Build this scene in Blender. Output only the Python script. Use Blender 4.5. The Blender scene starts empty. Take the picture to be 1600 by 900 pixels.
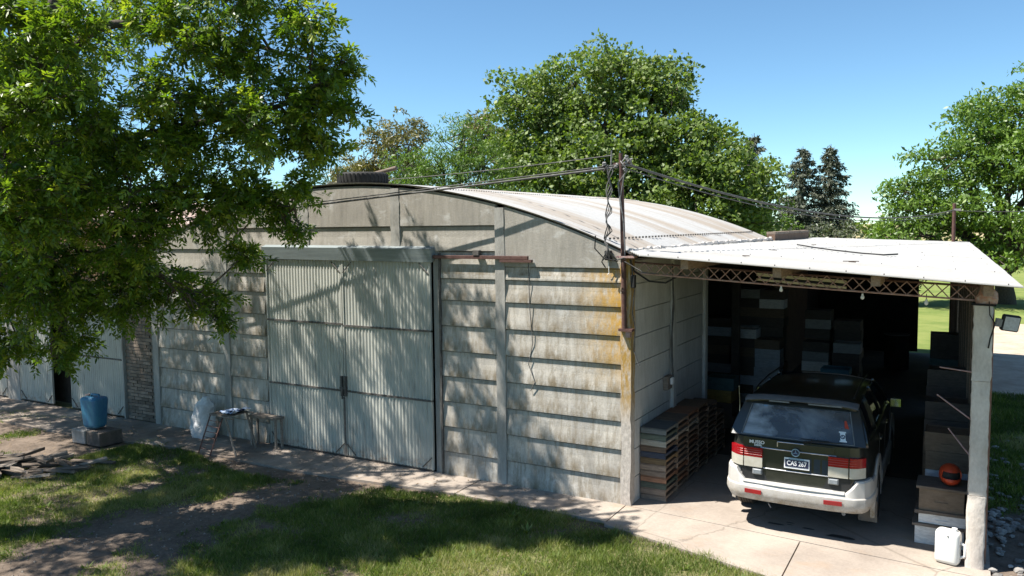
import bpy, bmesh, math, random
import numpy as np
from mathutils import Vector, Matrix, noise
random.seed(7); rng = np.random.default_rng(7)
S = bpy.context.scene
# ------------------------------------------------------------------ camera
cam = bpy.data.cameras.new("camera"); camo = bpy.data.objects.new("camera", cam)
S.collection.objects.link(camo)
R = Matrix(((0.8693284435, -0.0284970402, 0.4934125819),
            (0.4941109230, 0.0724645748, -0.8663736383),
            (-0.0110658485, 0.9969637928, 0.0770762148)))
camo.matrix_world = Matrix.Translation((3.806, -9.851, 3.75)) @ R.to_4x4()
cam.lens = 27.99; cam.sensor_width = 36; cam.clip_end = 4000; cam.clip_start = .05
S.camera = camo
# ------------------------------------------------------------------ sky, sun, exposure
SUN = Vector((-.45, -.34, 1.0)).normalized()
W = bpy.data.worlds.new("World"); S.world = W; W.use_nodes = True
wn = W.node_tree.nodes; wl = W.node_tree.links
sky = wn.new('ShaderNodeTexSky'); sky.sky_type = 'NISHITA'; sky.sun_disc = False
sky.sun_elevation = math.asin(SUN.z); sky.sun_rotation = math.atan2(SUN.x, SUN.y)
sky.altitude = 0; sky.air_density = .75; sky.dust_density = .0; sky.ozone_density = 1.7
tint = wn.new('ShaderNodeMix'); tint.data_type = 'RGBA'; tint.blend_type = 'MULTIPLY'; tint.inputs[0].default_value = 1; tint.inputs[7].default_value = (.80, 1.03, 1.06, 1)
wl.new(sky.outputs[0], tint.inputs[6]); wl.new(tint.outputs[2], wn['Background'].inputs[0]); wn['Background'].inputs[1].default_value = .076
sl = bpy.data.lights.new("sun", 'SUN'); sl.energy = 5.0; sl.angle = math.radians(.53); sl.color = (1, .955, .88)
so = bpy.data.objects.new("sun", sl); S.collection.objects.link(so)
so.rotation_euler = SUN.to_track_quat('Z', 'Y').to_euler(); so.location = (-10, -5, 25)
S.view_settings.view_transform = 'Standard'; S.view_settings.look = 'None'
S.view_settings.exposure = 1.2; S.view_settings.gamma = 1
# ------------------------------------------------------------------ helpers
COL = S.collection
def tag(o, label=None, cat=None, group=None, kind=None):
    if label: o['label'] = label
    if cat: o['category'] = cat
    if group: o['group'] = group
    if kind: o['kind'] = kind
    return o
def empty(name, label, cat, loc=(0, 0, 0), rz=0, group=None):
    o = bpy.data.objects.new(name, None); COL.objects.link(o); o.location = loc; o.rotation_euler.z = rz
    o.empty_display_size = .2
    return tag(o, label, cat, group)
def link(name, me, parent=None):
    o = bpy.data.objects.new(name, me); COL.objects.link(o)
    if parent: o.parent = parent
    return o
def sharp(me, ang=35):
    bm = bmesh.new(); bm.from_mesh(me); c = math.radians(ang)
    for f in bm.faces: f.smooth = True
    for e in bm.edges:
        e.smooth = len(e.link_faces) == 2 and e.calc_face_angle(4) < c
    bm.to_mesh(me); bm.free()
class MB:
    def __init__(s): s.v = []; s.f = []; s.m = []; s.mi = 0
    def add(s, vs, fs):
        n = len(s.v); s.v += [tuple(v) for v in vs]; s.f += [tuple(n + i for i in f) for f in fs]; s.m += [s.mi] * len(fs); return s
    def box(s, a, b, rz=0, jit=0):
        x0, y0, z0 = a; x1, y1, z1 = b
        vs = [(x0, y0, z0), (x1, y0, z0), (x1, y1, z0), (x0, y1, z0), (x0, y0, z1), (x1, y0, z1), (x1, y1, z1), (x0, y1, z1)]
        if jit: vs = [tuple(c + random.uniform(-jit, jit) for c in v) for v in vs]
        if rz:
            cx, cy = (x0 + x1) / 2, (y0 + y1) / 2; c, q = math.cos(rz), math.sin(rz)
            vs = [(cx + (x - cx) * c - (y - cy) * q, cy + (x - cx) * q + (y - cy) * c, z) for x, y, z in vs]
        return s.add(vs, [(0, 3, 2, 1), (4, 5, 6, 7), (0, 1, 5, 4), (1, 2, 6, 5), (2, 3, 7, 6), (3, 0, 4, 7)])
    def obox(s, M, a, b):
        n = len(s.v); s.box(a, b)
        for i in range(n, len(s.v)): s.v[i] = tuple(M @ Vector(s.v[i]))
        return s
    def tube(s, pts, r, n=8, caps=True):
        pts = [Vector(p) for p in pts]; rs = r if isinstance(r, (list, tuple)) else [r] * len(pts)
        vs = []; up = Vector((0, 0, 1))
        t0 = (pts[1] - pts[0]).normalized()
        u = t0.cross(up if abs(t0.z) < .9 else Vector((1, 0, 0))).normalized()
        for i, p in enumerate(pts):
            t = (pts[min(i + 1, len(pts) - 1)] - pts[max(i - 1, 0)]).normalized()
            u = (u - t * u.dot(t)).normalized(); w = t.cross(u)
            for k in range(n):
                a = 2 * math.pi * k / n; vs.append(p + (u * math.cos(a) + w * math.sin(a)) * rs[i])
        fs = []
        for i in range(len(pts) - 1):
            for k in range(n):
                fs.append((i * n + k, i * n + (k + 1) % n, (i + 1) * n + (k + 1) % n, (i + 1) * n + k))
        if caps: fs += [tuple(range(n))[::-1], tuple((len(pts) - 1) * n + k for k in range(n))]
        return s.add(vs, fs)
    def grid(s, fn, us, vs_, flip=False):
        P = [fn(u, v) for v in vs_ for u in us]; n = len(us); fs = []
        for j in range(len(vs_) - 1):
            for i in range(n - 1):
                q = (j * n + i, j * n + i + 1, (j + 1) * n + i + 1, (j + 1) * n + i)
                fs.append(q[::-1] if flip else q)
        return s.add(P, fs)
    def lathe(s, prof, n=24, M=None, closed=False):
        M = M or Matrix(); vs = []; k = len(prof)
        for i in range(n):
            a = 2 * math.pi * i / n
            for r, z in prof: vs.append(M @ Vector((r * math.cos(a), r * math.sin(a), z)))
        fs = []
        for i in range(n):
            j = (i + 1) % n
            for q in range(k if closed else k - 1):
                fs.append((i * k + q, j * k + q, j * k + (q + 1) % k, i * k + (q + 1) % k))
        return s.add(vs, fs)
    def mesh(s, name, mats, smooth=None, recalc=True):
        me = bpy.data.meshes.new(name); me.from_pydata(s.v, [], s.f)
        for m in (mats if isinstance(mats, (list, tuple)) else [mats]): me.materials.append(m)
        if any(s.m): me.polygons.foreach_set('material_index', s.m)
        me.update()
        if recalc: bm = bmesh.new(); bm.from_mesh(me); bmesh.ops.recalc_face_normals(bm, faces=bm.faces); bm.to_mesh(me); bm.free()
        if smooth: sharp(me, smooth)
        return me
    def obj(s, name, mats, parent=None, smooth=None, bevel=0, seg=1, recalc=True):
        o = link(name, s.mesh(name, mats, smooth, recalc), parent)
        if bevel:
            b = o.modifiers.new('bevel', 'BEVEL'); b.width = bevel; b.segments = seg; b.limit_method = 'ANGLE'; b.angle_limit = math.radians(40)
        return o
def copy_tree(o, parent=None):
    c = o.copy(); COL.objects.link(c)
    if parent is not None: c.parent = parent
    for ch in o.children: copy_tree(ch, c)
    return c
def part(name, mesh, parent, loc=(0, 0, 0), rot=(0, 0, 0)):
    o = link(name, mesh, parent); o.location = loc; o.rotation_euler = rot; return o
def quadmesh(name, V, mat, parent=None, attrs=None, nper=4):
    """V: (n,nper,3) array -> one mesh of n faces"""
    n = len(V); me = bpy.data.meshes.new(name)
    me.vertices.add(n * nper); me.vertices.foreach_set('co', V.reshape(-1).astype(np.float32))
    me.loops.add(n * nper); me.loops.foreach_set('vertex_index', np.arange(n * nper, dtype=np.int32))
    me.polygons.add(n); me.polygons.foreach_set('loop_start', np.arange(0, n * nper, nper, dtype=np.int32))
    me.update(calc_edges=True)
    for k, a in (attrs or {}).items():
        at = me.attributes.new(k, 'FLOAT', 'FACE'); at.data.foreach_set('value', a.astype(np.float32))
    me.materials.append(mat)
    return link(name, me, parent)
# ------------------------------------------------------------------ materials
class NT:
    def __init__(s, name):
        s.m = bpy.data.materials.new(name); s.m.use_nodes = True; s.t = s.m.node_tree; s.n = s.t.nodes
        s.b = s.n['Principled BSDF']; s.tc = s.n.new('ShaderNodeTexCoord'); s.geo = s.n.new('ShaderNodeNewGeometry')
    def L(s, a, b): s.t.links.new(a, b); return s
    def mapn(s, src, sc=(1, 1, 1), rot=(0, 0, 0), loc=(0, 0, 0)):
        m = s.n.new('ShaderNodeMapping'); m.inputs['Scale'].default_value = sc; m.inputs['Rotation'].default_value = rot; m.inputs['Location'].default_value = loc
        s.L(src, m.inputs[0]); return m.outputs[0]
    def noise(s, vec, scale, detail=6, rough=.6, dist=0):
        m = s.n.new('ShaderNodeTexNoise'); m.inputs['Scale'].default_value = scale; m.inputs['Detail'].default_value = detail
        m.inputs['Roughness'].default_value = rough; m.inputs['Distortion'].default_value = dist; s.L(vec, m.inputs['Vector']); return m.outputs[0]
    def ramp(s, fac, stops, interp='LINEAR'):
        r = s.n.new('ShaderNodeValToRGB'); r.color_ramp.interpolation = interp; e = r.color_ramp.elements
        while len(e) < len(stops): e.new(.5)
        for i, (p, c) in enumerate(stops):
            e[i].position = p; e[i].color = (*c, 1) if isinstance(c, (tuple, list)) else (c, c, c, 1)
        s.L(fac, r.inputs[0]); return r.outputs[0]
    def mix(s, fac, a, b, mode='MIX'):
        m = s.n.new('ShaderNodeMix'); m.data_type = 'RGBA'; m.blend_type = mode
        for v, i in ((fac, 0), (a, 6), (b, 7)):
            if isinstance(v, (int, float)): m.inputs[i].default_value = v
            elif isinstance(v, tuple): m.inputs[i].default_value = (*v, 1)
            else: s.L(v, m.inputs[i])
        return m.outputs[2]
    def math(s, op, a, b=0, c=None):
        m = s.n.new('ShaderNodeMath'); m.operation = op
        for i, v in enumerate((a, b, c)):
            if v is None: continue
            if isinstance(v, (int, float)): m.inputs[i].default_value = v
            else: s.L(v, m.inputs[i])
        return m.outputs[0]
    def mr(s, v, a, b, c=0, d=1):
        m = s.n.new('ShaderNodeMapRange'); m.interpolation_type = 'SMOOTHSTEP'
        for i, x in enumerate((a, b, c, d)): m.inputs[i + 1].default_value = x
        s.L(v, m.inputs[0]); return m.outputs[0]
    def bump(s, h, st=.3, dist=.01):
        b = s.n.new('ShaderNodeBump'); b.inputs['Strength'].default_value = st; b.inputs['Distance'].default_value = dist
        s.L(h, b.inputs['Height']); s.L(b.outputs[0], s.b.inputs['Normal'])
    def rnd(s):
        o = s.n.new('ShaderNodeObjectInfo'); return o.outputs['Random']
    def out(s, col, rough=.8, metal=0, spec=.4):
        if isinstance(col, tuple): s.b.inputs['Base Color'].default_value = (*col, 1)
        else: s.L(col, s.b.inputs['Base Color'])
        if isinstance(rough, (int, float)): s.b.inputs['Roughness'].default_value = rough
        else: s.L(rough, s.b.inputs['Roughness'])
        s.b.inputs['Metallic'].default_value = metal; s.b.inputs['Specular IOR Level'].default_value = spec
        return s.m
def pm(name, c1, c2=None, scale=6, rough=.8, bump=.2, metal=0, st=(1, 1, 1), spec=.4, var=0, fine=40, lo=.35, hi=.65, world=False):
    t = NT(name); c2 = c2 or tuple(c * .7 for c in c1)
    src = t.geo.outputs['Position'] if world else t.tc.outputs['Object']
    if var:
        a = t.n.new('ShaderNodeVectorMath'); a.operation = 'ADD'; t.L(src, a.inputs[0])
        sc = t.n.new('ShaderNodeVectorMath'); sc.operation = 'SCALE'; sc.inputs[0].default_value = (13, 7, 11); t.L(t.rnd(), sc.inputs['Scale'])
        t.L(sc.outputs[0], a.inputs[1]); src = a.outputs[0]
    v = t.mapn(src, st); n = t.noise(v, scale, 8, .62)
    f = t.noise(v, fine, 4, .6)
    fac = t.ramp(t.math('ADD', t.math('MULTIPLY', n, .75), t.math('MULTIPLY', f, .25)), [(lo, 0.), (hi, 1.)])
    c = t.mix(fac, c1, c2)
    if var:
        k = t.math('ADD', t.math('MULTIPLY', t.rnd(), var * 2), 1 - var)
        cc = t.n.new('ShaderNodeCombineColor')
        for i in range(3): t.L(k, cc.inputs[i])
        c = t.mix(1.0, c, cc.outputs[0], 'MULTIPLY')
    if bump: t.bump(f, bump, .01)
    r = t.math('ADD', t.math('MULTIPLY', n, .25), rough - .12) if rough > .3 else rough
    return t.out(c, r, metal, spec)
def leafmat(name, stops, tr=.35, rough=.45, spec=.5):
    t = NT(name); a = t.n.new('ShaderNodeAttribute'); a.attribute_name = 'var'
    c = t.ramp(a.outputs['Fac'], stops); t.out(c, rough, 0, spec)
    tl = t.n.new('ShaderNodeBsdfTranslucent'); g = t.mix(1.0, c, (1.25, 1.35, .55), 'MULTIPLY'); t.L(g, tl.inputs[0])
    mx = t.n.new('ShaderNodeMixShader'); mx.inputs[0].default_value = tr
    t.L(t.b.outputs[0], mx.inputs[1]); t.L(tl.outputs[0], mx.inputs[2]); t.L(mx.outputs[0], t.n['Material Output'].inputs[0])
    return t.m
M = {}
def wallmat(name, base, dark, moss=1.0):
    t = NT(name); p = t.geo.outputs['Position']; pos = t.n.new('ShaderNodeSeparateXYZ'); t.L(p, pos.inputs[0])
    big = t.noise(t.mapn(p, (1, 1, 1)), 1.1, 6, .6); st = t.noise(t.mapn(p, (9, 9, 1.4)), 1.6, 7, .75); fine = t.noise(p, 38, 5, .7)
    k = t.math('ADD', t.math('MULTIPLY', big, .45), t.math('ADD', t.math('MULTIPLY', st, .4), t.math('MULTIPLY', fine, .22)))
    c = t.mix(t.ramp(k, [(.38, 0.), (.66, 1.)]), dark, base)
    pale = t.ramp(t.noise(t.mapn(p, (1, 1, 1.6)), 2.3, 5, .7, .4), [(.56, 0.), (.68, 1.)])
    c = t.mix(t.math('MULTIPLY', pale, .45), c, (.56, .55, .53))
    drk = t.ramp(t.noise(t.mapn(p, (12, 12, .7), loc=(3, 3, 1)), 1.3, 6, .75), [(.56, 0.), (.74, 1.)])
    c = t.mix(t.math('MULTIPLY', drk, .5), c, (.10, .09, .065))
    bl = t.math('MULTIPLY', t.ramp(t.noise(t.mapn(p, (1.6, 1.6, .8), loc=(2, 5, 9)), 1.5, 8, .72, .5), [(.46, 0.), (.60, 1.)]), t.ramp(fine, [(.3, .55), (.6, 1.)]))
    c = t.mix(t.math('MULTIPLY', bl, .45 if moss else .15), c, (.15, .14, .125))
    ed = t.math('MULTIPLY', t.ramp(t.noise(t.mapn(p, (6, 6, 1)), 2.6, 6, .8, .3), [(.50, 0.), (.58, 1.)]), .4 * moss + .1); c = t.mix(ed, c, (.21, .175, .125))
    # mossy lower half of each plank: grime held above every joint
    if moss:
        ph = t.math('FRACT', t.math('DIVIDE', t.math('ADD', pos.outputs[2], .028), .3855))
        low = t.mr(ph, .62, .04)
        mo = t.math('MULTIPLY', low, t.ramp(t.noise(t.mapn(p, (3, 3, 1.2)), 2.2, 6, .7), [(.42, 0.), (.62, 1.)]))
        c = t.mix(t.math('MULTIPLY', mo, .8), c, (.155, .115, .065))
        # ochre lichen that has grown down the corner under the eave
        xr = t.mr(pos.outputs[0], -.95, -.05); zr = t.mr(pos.outputs[2], 1.3, 2.3)
        ln = t.ramp(t.noise(t.mapn(p, (4, 4, 1.6)), 3.4, 8, .8), [(.36, 0.), (.56, 1.)])
        li = t.math('MULTIPLY', t.math('MULTIPLY', xr, zr), ln)
        c = t.mix(t.math('MULTIPLY', li, .95), c, (.38, .215, .03))
    t.bump(fine, .35, .012)
    return t.out(c, .92, 0, .2)
M['wall'] = wallmat('precast_concrete', (.54, .50, .44), (.27, .25, .22))
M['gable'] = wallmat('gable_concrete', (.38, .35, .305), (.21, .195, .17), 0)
M['sidewall'] = wallmat('painted_side_wall', (.62, .61, .59), (.42, .41, .385), 0)
M['post'] = pm('cast_post', (.62, .56, .50), (.44, .39, .34), 5, .92, .5, st=(1, 1, .5), world=True, spec=.2)
def cornermat():
    t = NT('corner_column_concrete'); p = t.geo.outputs['Position']; pos = t.n.new('ShaderNodeSeparateXYZ'); t.L(p, pos.inputs[0])
    f = t.noise(t.mapn(p, (2, 2, 1)), 14, 7, .7); c = t.mix(t.ramp(f, [(.35, 0.), (.65, 1.)]), (.34, .30, .26), (.56, .50, .44))
    z = t.math('MULTIPLY', t.mr(pos.outputs[2], 1.05, 1.6), t.ramp(t.noise(t.mapn(p, (5, 5, 1.2)), 4, 7, .75), [(.34, 0.), (.55, 1.)]))
    c = t.mix(t.math('MULTIPLY', z, .9), c, (.36, .205, .03)); t.bump(f, .5, .015); return t.out(c, .92, 0, .2)
M['corner'] = cornermat()
M['column'] = pm('column_concrete', (.36, .345, .315), (.22, .21, .19), 4, .92, .45, st=(2, 2, .5), world=True, spec=.2)
def slabmat(name, a, b, st=.5):
    t = NT(name); p = t.geo.outputs['Position']
    n = t.noise(p, .8, 7, .65); f = t.noise(p, 26, 6, .7); g = t.noise(p, 140, 2, .6)
    c = t.mix(t.ramp(t.math('ADD', t.math('MULTIPLY', n, .7), t.math('MULTIPLY', f, .3)), [(.38, 0.), (.62, 1.)]), a, b)
    s2 = t.ramp(t.noise(t.mapn(p, (1, 1.4, 1), loc=(5, 2, 0)), 1.7, 7, .7), [(.55, 0.), (.7, 1.)])
    c = t.mix(t.math('MULTIPLY', s2, st), c, (.30, .21, .14))
    cr = t.n.new('ShaderNodeTexVoronoi'); cr.feature = 'DISTANCE_TO_EDGE'; cr.inputs['Scale'].default_value = .55
    t.L(t.mix(.2, t.mapn(p, (1, 1, 1)), t.noise(p, 1.5, 5, .7)), cr.inputs['Vector'])
    ck = t.ramp(cr.outputs[0], [(.0, 1.), (.006, 0.)]); c = t.mix(t.math('MULTIPLY', ck, .55), c, (.12, .10, .08))
    c = t.mix(t.math('MULTIPLY', t.ramp(g, [(.55, 0.), (.75, 1.)]), .4), c, (.2, .17, .14))
    pos = t.n.new('ShaderNodeSeparateXYZ'); t.L(p, pos.inputs[0])
    so_ = t.math('MULTIPLY', t.mr(pos.outputs[0], -1.5, -7), t.ramp(t.noise(p, 1.3, 8, .7), [(.36, 0.), (.6, 1.)]))
    c = t.mix(t.math('MULTIPLY', so_, .9), c, (.15, .115, .09))
    t.bump(t.math('ADD', f, t.math('MULTIPLY', g, .5)), .3, .008)
    return t.out(c, .9, 0, .25)
M['slab'] = slabmat('apron_concrete', (.24, .20, .168), (.365, .315, .265))
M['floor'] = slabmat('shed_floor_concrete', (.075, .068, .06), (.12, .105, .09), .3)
def roofmat(name, rust=1.0, base=(.38, .378, .37), warp=(.25, 9, 1)):
    t = NT(name); p = t.geo.outputs['Position']
    band = t.noise(t.mapn(p, (.16, 1.5, .16)), 1.0, 4, .6); st = t.noise(t.mapn(p, (.35, 5, .35)), 1.4, 6, .7); f = t.noise(p, 20, 5, .7)
    c = t.mix(t.ramp(f, [(.3, 0.), (.7, 1.)]), base, tuple(x * .82 for x in base))
    r = t.ramp(t.math('ADD', t.math('MULTIPLY', band, .65), t.math('MULTIPLY', st, .35)), [(.47, 0.), (.58, 1.)])
    c = t.mix(t.math('MULTIPLY', r, .6 * rust), c, (.24, .18, .12))
    d = t.ramp(t.noise(t.mapn(p, (1, 3, 1)), 3.1, 7, .75), [(.60, 0.), (.75, 1.)])
    c = t.mix(t.math('MULTIPLY', d, .5), c, (.25, .19, .15))
    t.bump(f, .15, .01)
    return t.out(c, .6, .0, .35)
M['barnroof'] = roofmat('weathered_galvanised_roof')
M['redroof'] = roofmat('red_washed_roof', 1.1, (.50, .37, .33))
M['cproof'] = roofmat('pale_fibre_sheet_roof', .35, (.37, .368, .355))
def doormat_():
    t = NT('faded_door_paint'); p = t.geo.outputs['Position']
    big = t.noise(p, 1.3, 6, .65); st = t.noise(t.mapn(p, (14, 14, .8)), 1.5, 7, .75); f = t.noise(p, 45, 5, .7)
    c = t.mix(t.ramp(big, [(.35, 0.), (.65, 1.)]), (.34, .345, .31), (.45, .445, .395))
    c = t.mix(t.math('MULTIPLY', t.ramp(st, [(.55, 0.), (.68, 1.)]), .75), c, (.09, .08, .065))
    c = t.mix(t.math('MULTIPLY', t.ramp(f, [(.6, 0.), (.75, 1.)]), .35), c, (.5, .5, .46))
    pos = t.n.new('ShaderNodeSeparateXYZ'); t.L(p, pos.inputs[0])
    rs = t.math('MULTIPLY', t.mr(pos.outputs[2], .35, .0), t.ramp(t.noise(p, 9, 6, .8), [(.45, 0.), (.6, 1.)]))
    c = t.mix(t.math('MULTIPLY', rs, .7), c, (.17, .10, .06))
    t.bump(f, .15, .006); return t.out(c, .55, .0, .4)
M['door'] = doormat_()
M['doorframe'] = pm('door_frame_steel', (.13, .12, .11), (.05, .045, .04), 12, .7, .3, metal=.2)
M['rust'] = pm('rusty_red_steel', (.105, .055, .043), (.07, .03, .025), 14, .75, .4)
M['rustpale'] = pm('pale_primer_steel', (.42, .30, .28), (.25, .13, .11), 14, .7, .3)
M['black'] = pm('black_rubber', (.012, .012, .012), (.02, .019, .018), 20, .8, .2)
M['wire'] = pm('old_cable', (.05, .047, .045), (.14, .135, .13), 9, .8, .2)
M['paleware'] = pm('pale_cable', (.3, .29, .28), (.1, .1, .1), 9, .8, .2)
M['wood'] = pm('grey_barn_wood', (.16, .125, .095), (.085, .065, .05), 7, .85, .5, st=(1, 6, 6), var=.35)
M['woodpale'] = pm('pale_weathered_wood', (.27, .225, .185), (.15, .12, .095), 7, .85, .4, st=(1, 6, 6), var=.3)
M['rafter'] = pm('rafter_timber', (.35, .25, .18), (.2, .13, .09), 8, .85, .4, st=(6, 1, 6))
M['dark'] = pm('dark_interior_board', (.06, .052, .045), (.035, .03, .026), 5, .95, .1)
M['bark'] = pm('bark', (.12, .095, .075), (.05, .04, .032), 9, .95, .8, st=(3, 3, .6), world=True)
M['brick'] = pm('old_brick', (.24, .185, .145), (.15, .12, .095), 9, .95, .5, var=.35, spec=.2)
M['brickwall'] = pm('ochre_brickwork', (.36, .22, .13), (.22, .14, .09), 5, .95, .5, world=True, spec=.2)
M['mortar'] = pm('mortar', (.22, .2, .175), (.13, .12, .1), 9, .95, .4, world=True, spec=.2)
M['stone'] = pm('rubble_stone', (.33, .31, .285), (.18, .165, .15), 8, .95, .5, var=.4, spec=.2)
M['white'] = pm('white_plastic', (.74, .74, .70), (.66, .65, .60), 3, .42, .05)
M['bluecan'] = pm('blue_drum_plastic', (.015, .10, .22), (.05, .19, .27), 7, .45, .15, st=(1, 1, .4))
M['orange'] = pm('orange_helmet_shell', (.50, .06, .02), (.38, .045, .018), 5, .35, .05)
M['zinc'] = pm('bluish_zinc_flashing', (.25, .285, .29), (.16, .185, .19), 3, .5, .2, st=(.5, 1, 6))
# foliage
M['ash'] = leafmat('ash_leaf', [(0, (.055, .10, .012)), (.4, (.105, .18, .018)), (.75, (.19, .26, .024)), (1, (.31, .34, .04))], .5, .38)
M['poplar'] = leafmat('poplar_leaf', [(0, (.06, .095, .02)), (.5, (.125, .19, .034)), (.88, (.20, .27, .055)), (1, (.30, .33, .14))], .4, .55)
M['willow'] = leafmat('light_green_leaf', [(0, (.065, .12, .022)), (1, (.15, .24, .045))], .4)
M['euca'] = leafmat('eucalyptus_leaf', [(0, (.09, .085, .03)), (.6, (.17, .155, .05)), (1, (.24, .20, .08))], .25)
M['needle'] = leafmat('conifer_needle', [(0, (.05, .062, .04)), (.7, (.09, .10, .065)), (1, (.17, .14, .10))], .08, .7)
M['elm'] = leafmat('elm_leaf', [(0, (.06, .11, .018)), (.5, (.115, .20, .028)), (1, (.20, .29, .05))], .38)
M['bush'] = leafmat('bush_leaf', [(0, (.05, .07, .03)), (.7, (.10, .12, .05)), (1, (.22, .19, .14))], .2)
M['grass'] = leafmat('grass_blade', [(0, (.065, .10, .02)), (.4, (.12, .175, .035)), (.7, (.20, .24, .06)), (1, (.36, .33, .17))], .4, .6, .3)
# ------------------------------------------------------------------ ground
def nz(x, y, s, o=0): return noise.fractal(Vector((x * s + o, y * s - o, o)), 1, 2, 4)
dirt_line = [(-4.6, -7.0), (-4.9, -5.6), (-5.1, -4.6), (-5.3, -3.9), (-5.06, -3.0), (-4.75, -2.2), (-4.4, -1.5), (-4.2, -.9)]
dirt_w = [1.2, 1.1, 1.0, .85, .6, .55, .6, .75]
def segdist(x, y):
    best = 9
    for i in range(len(dirt_line) - 1):
        ax, ay = dirt_line[i]; bx, by = dirt_line[i + 1]; dx, dy = bx - ax, by - ay
        t = max(0, min(1, ((x - ax) * dx + (y - ay) * dy) / (dx * dx + dy * dy)))
        d = math.hypot(x - ax - t * dx, y - ay - t * dy) / (dirt_w[i] * (1 - t) + dirt_w[i + 1] * t)
        best = min(best, d)
    return best
def lawn_edge(x):   # the lawn's ragged limit on the apron side
    pts = [(-18, -.5), (-10.6, -.55), (-8.6, -.75), (-6.2, -1.35), (-5.7, -1.45), (-3.45, -.92), (-2.2, -.72), (-1.2, -.66), (-.5, -.66), (.8, -1.0), (2.3, -1.36), (4.1, -1.8), (9, -2)]
    return float(np.interp(x, [p[0] for p in pts], [p[1] for p in pts])) + .08 * nz(x, 0, 1.7, 3)
def gmask(x, y):
    """0 bare soil .. 1 full grass"""
    if x > 4.1:
        if y < 3.2:
            dd = max(abs(x - 4.6) / 1.3, abs(y - .3) / 2.1) + .5 * nz(x, y, 1.1)
            return max(0, min(1, (dd - .8) * 2.2))
        xe = 6.2
        if y < 10.4: return max(0, min(1, .95 + .5 * nz(x, y, .9))) if x < xe + 9 else .8
        if y < 25: return max(0, min(1, (-(x - 4.6) * .0 + .1 + .6 * nz(x, y, .25)) if x > 4.3 else .8))
        return max(0, min(1, .95 + .3 * nz(x, y, .15)))
    if y > -.2:
        return max(0, min(1, .9 + .5 * nz(x, y, .1)))
    d = segdist(x, y) + .55 * nz(x, y, 1.0) + .3 * nz(x, y, 3.3, 4)
    g = (d - .62) / .75 + .45 * nz(x, y, 2.6)
    e = (lawn_edge(x) - y) / .12
    g = min(g, 1.0 + 1.5 * (nz(x, y, .8, 12) + .1) + .5 * nz(x, y, 3, 2))
    if x < -6.4: g = min(g, .75 + 1.1 * nz(x, y, .8, 9) + (-.9 if x < -9 and y > -2.6 else 0))
    else: g = min(g, 1.15 + 1.0 * nz(x, y, 1.1, 5))
    return max(0, min(1, min(g, e)))
def axis(a, b, st, far):
    near = list(np.arange(a, b, st)); k = st; lo = []; x = a
    while x > -far: k *= 1.28; x -= k; lo.append(x)
    hi = []; x = near[-1]; k = st
    while x < far: k *= 1.28; x += k; hi.append(x)
    return lo[::-1] + near + hi
gx = axis(-16, 9, .14, 2600); gy_ = axis(-8, 3, .14, 2600)
gy_ = [y for y in gy_ if y < 3] + list(np.arange(3, 32, .5)) + [32 + 1.2 ** k for k in range(2, 44)]
V = []; A = []
for y in gy_:
    for x in gx:
        z = -.035 + .015 * nz(x, y, .7) if (abs(x) < 30 and abs(y) < 40) else -.035
        V.append((x, y, z)); A.append(gmask(x, y) if (x < 60 and x > -40 and y < 80) else 1)
n = len(gx); F = [(j * n + i, j * n + i + 1, (j + 1) * n + i + 1, (j + 1) * n + i) for j in range(len(gy_) - 1) for i in range(n - 1)]
me = bpy.data.meshes.new('ground'); me.from_pydata(V, [], F)
at = me.attributes.new('grass', 'FLOAT', 'POINT'); at.data.foreach_set('value', np.array(A, np.float32))
for p_ in me.polygons: p_.use_smooth = True
t = NT('soil_and_grass'); p = t.geo.outputs['Position']
a = t.n.new('ShaderNodeAttribute'); a.attribute_name = 'grass'
pos = t.n.new('ShaderNodeSeparateXYZ'); t.L(p, pos.inputs[0])
n1 = t.noise(p, 1.6, 8, .7); n2 = t.noise(p, 17, 6, .75); n3 = t.noise(p, .06, 5, .6)
soil = t.mix(t.ramp(t.math('ADD', t.math('MULTIPLY', n1, .5), t.math('MULTIPLY', n2, .5)), [(.35, 0.), (.62, 1.)]), (.075, .058, .045), (.205, .16, .125))
thatch = t.mix(t.ramp(t.math('ADD', t.math('MULTIPLY', n2, .5), t.math('MULTIPLY', n1, .5)), [(.38, 0.), (.6, 1.)]), (.07, .085, .03), (.20, .18, .085))
road = t.mix(t.ramp(n1, [(.35, 0.), (.6, 1.)]), (.33, .265, .205), (.45, .37, .29))
east = t.math('MULTIPLY', t.mr(pos.outputs[1], 8, 11), t.mr(pos.outputs[0], 3.5, 4.2))
soil = t.mix(east, soil, road)
farg = t.mix(t.ramp(t.noise(p, .45, 8, .7), [(.35, 0.), (.65, 1.)]), (.10, .145, .035), (.20, .22, .07))
thatch = t.mix(t.mr(pos.outputs[1], 9, 16), thatch, farg)
fld = t.mix(t.ramp(n3, [(.42, 0.), (.56, 1.)]), (.15, .17, .055), (.36, .29, .17))
thatch = t.mix(t.mr(pos.outputs[1], 90, 160), thatch, fld)
gf = t.ramp(t.math('ADD', a.outputs['Fac'], t.math('MULTIPLY', t.math('SUBTRACT', n2, .5), .8)), [(.3, 0.), (.62, 1.)])
c = t.mix(gf, soil, thatch)
t.bump(t.math('ADD', n2, n1), .6, .03); t.out(c, .95, 0, .1)
me.materials.append(t.m); tag(link('ground', me), kind='structure')
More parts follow.
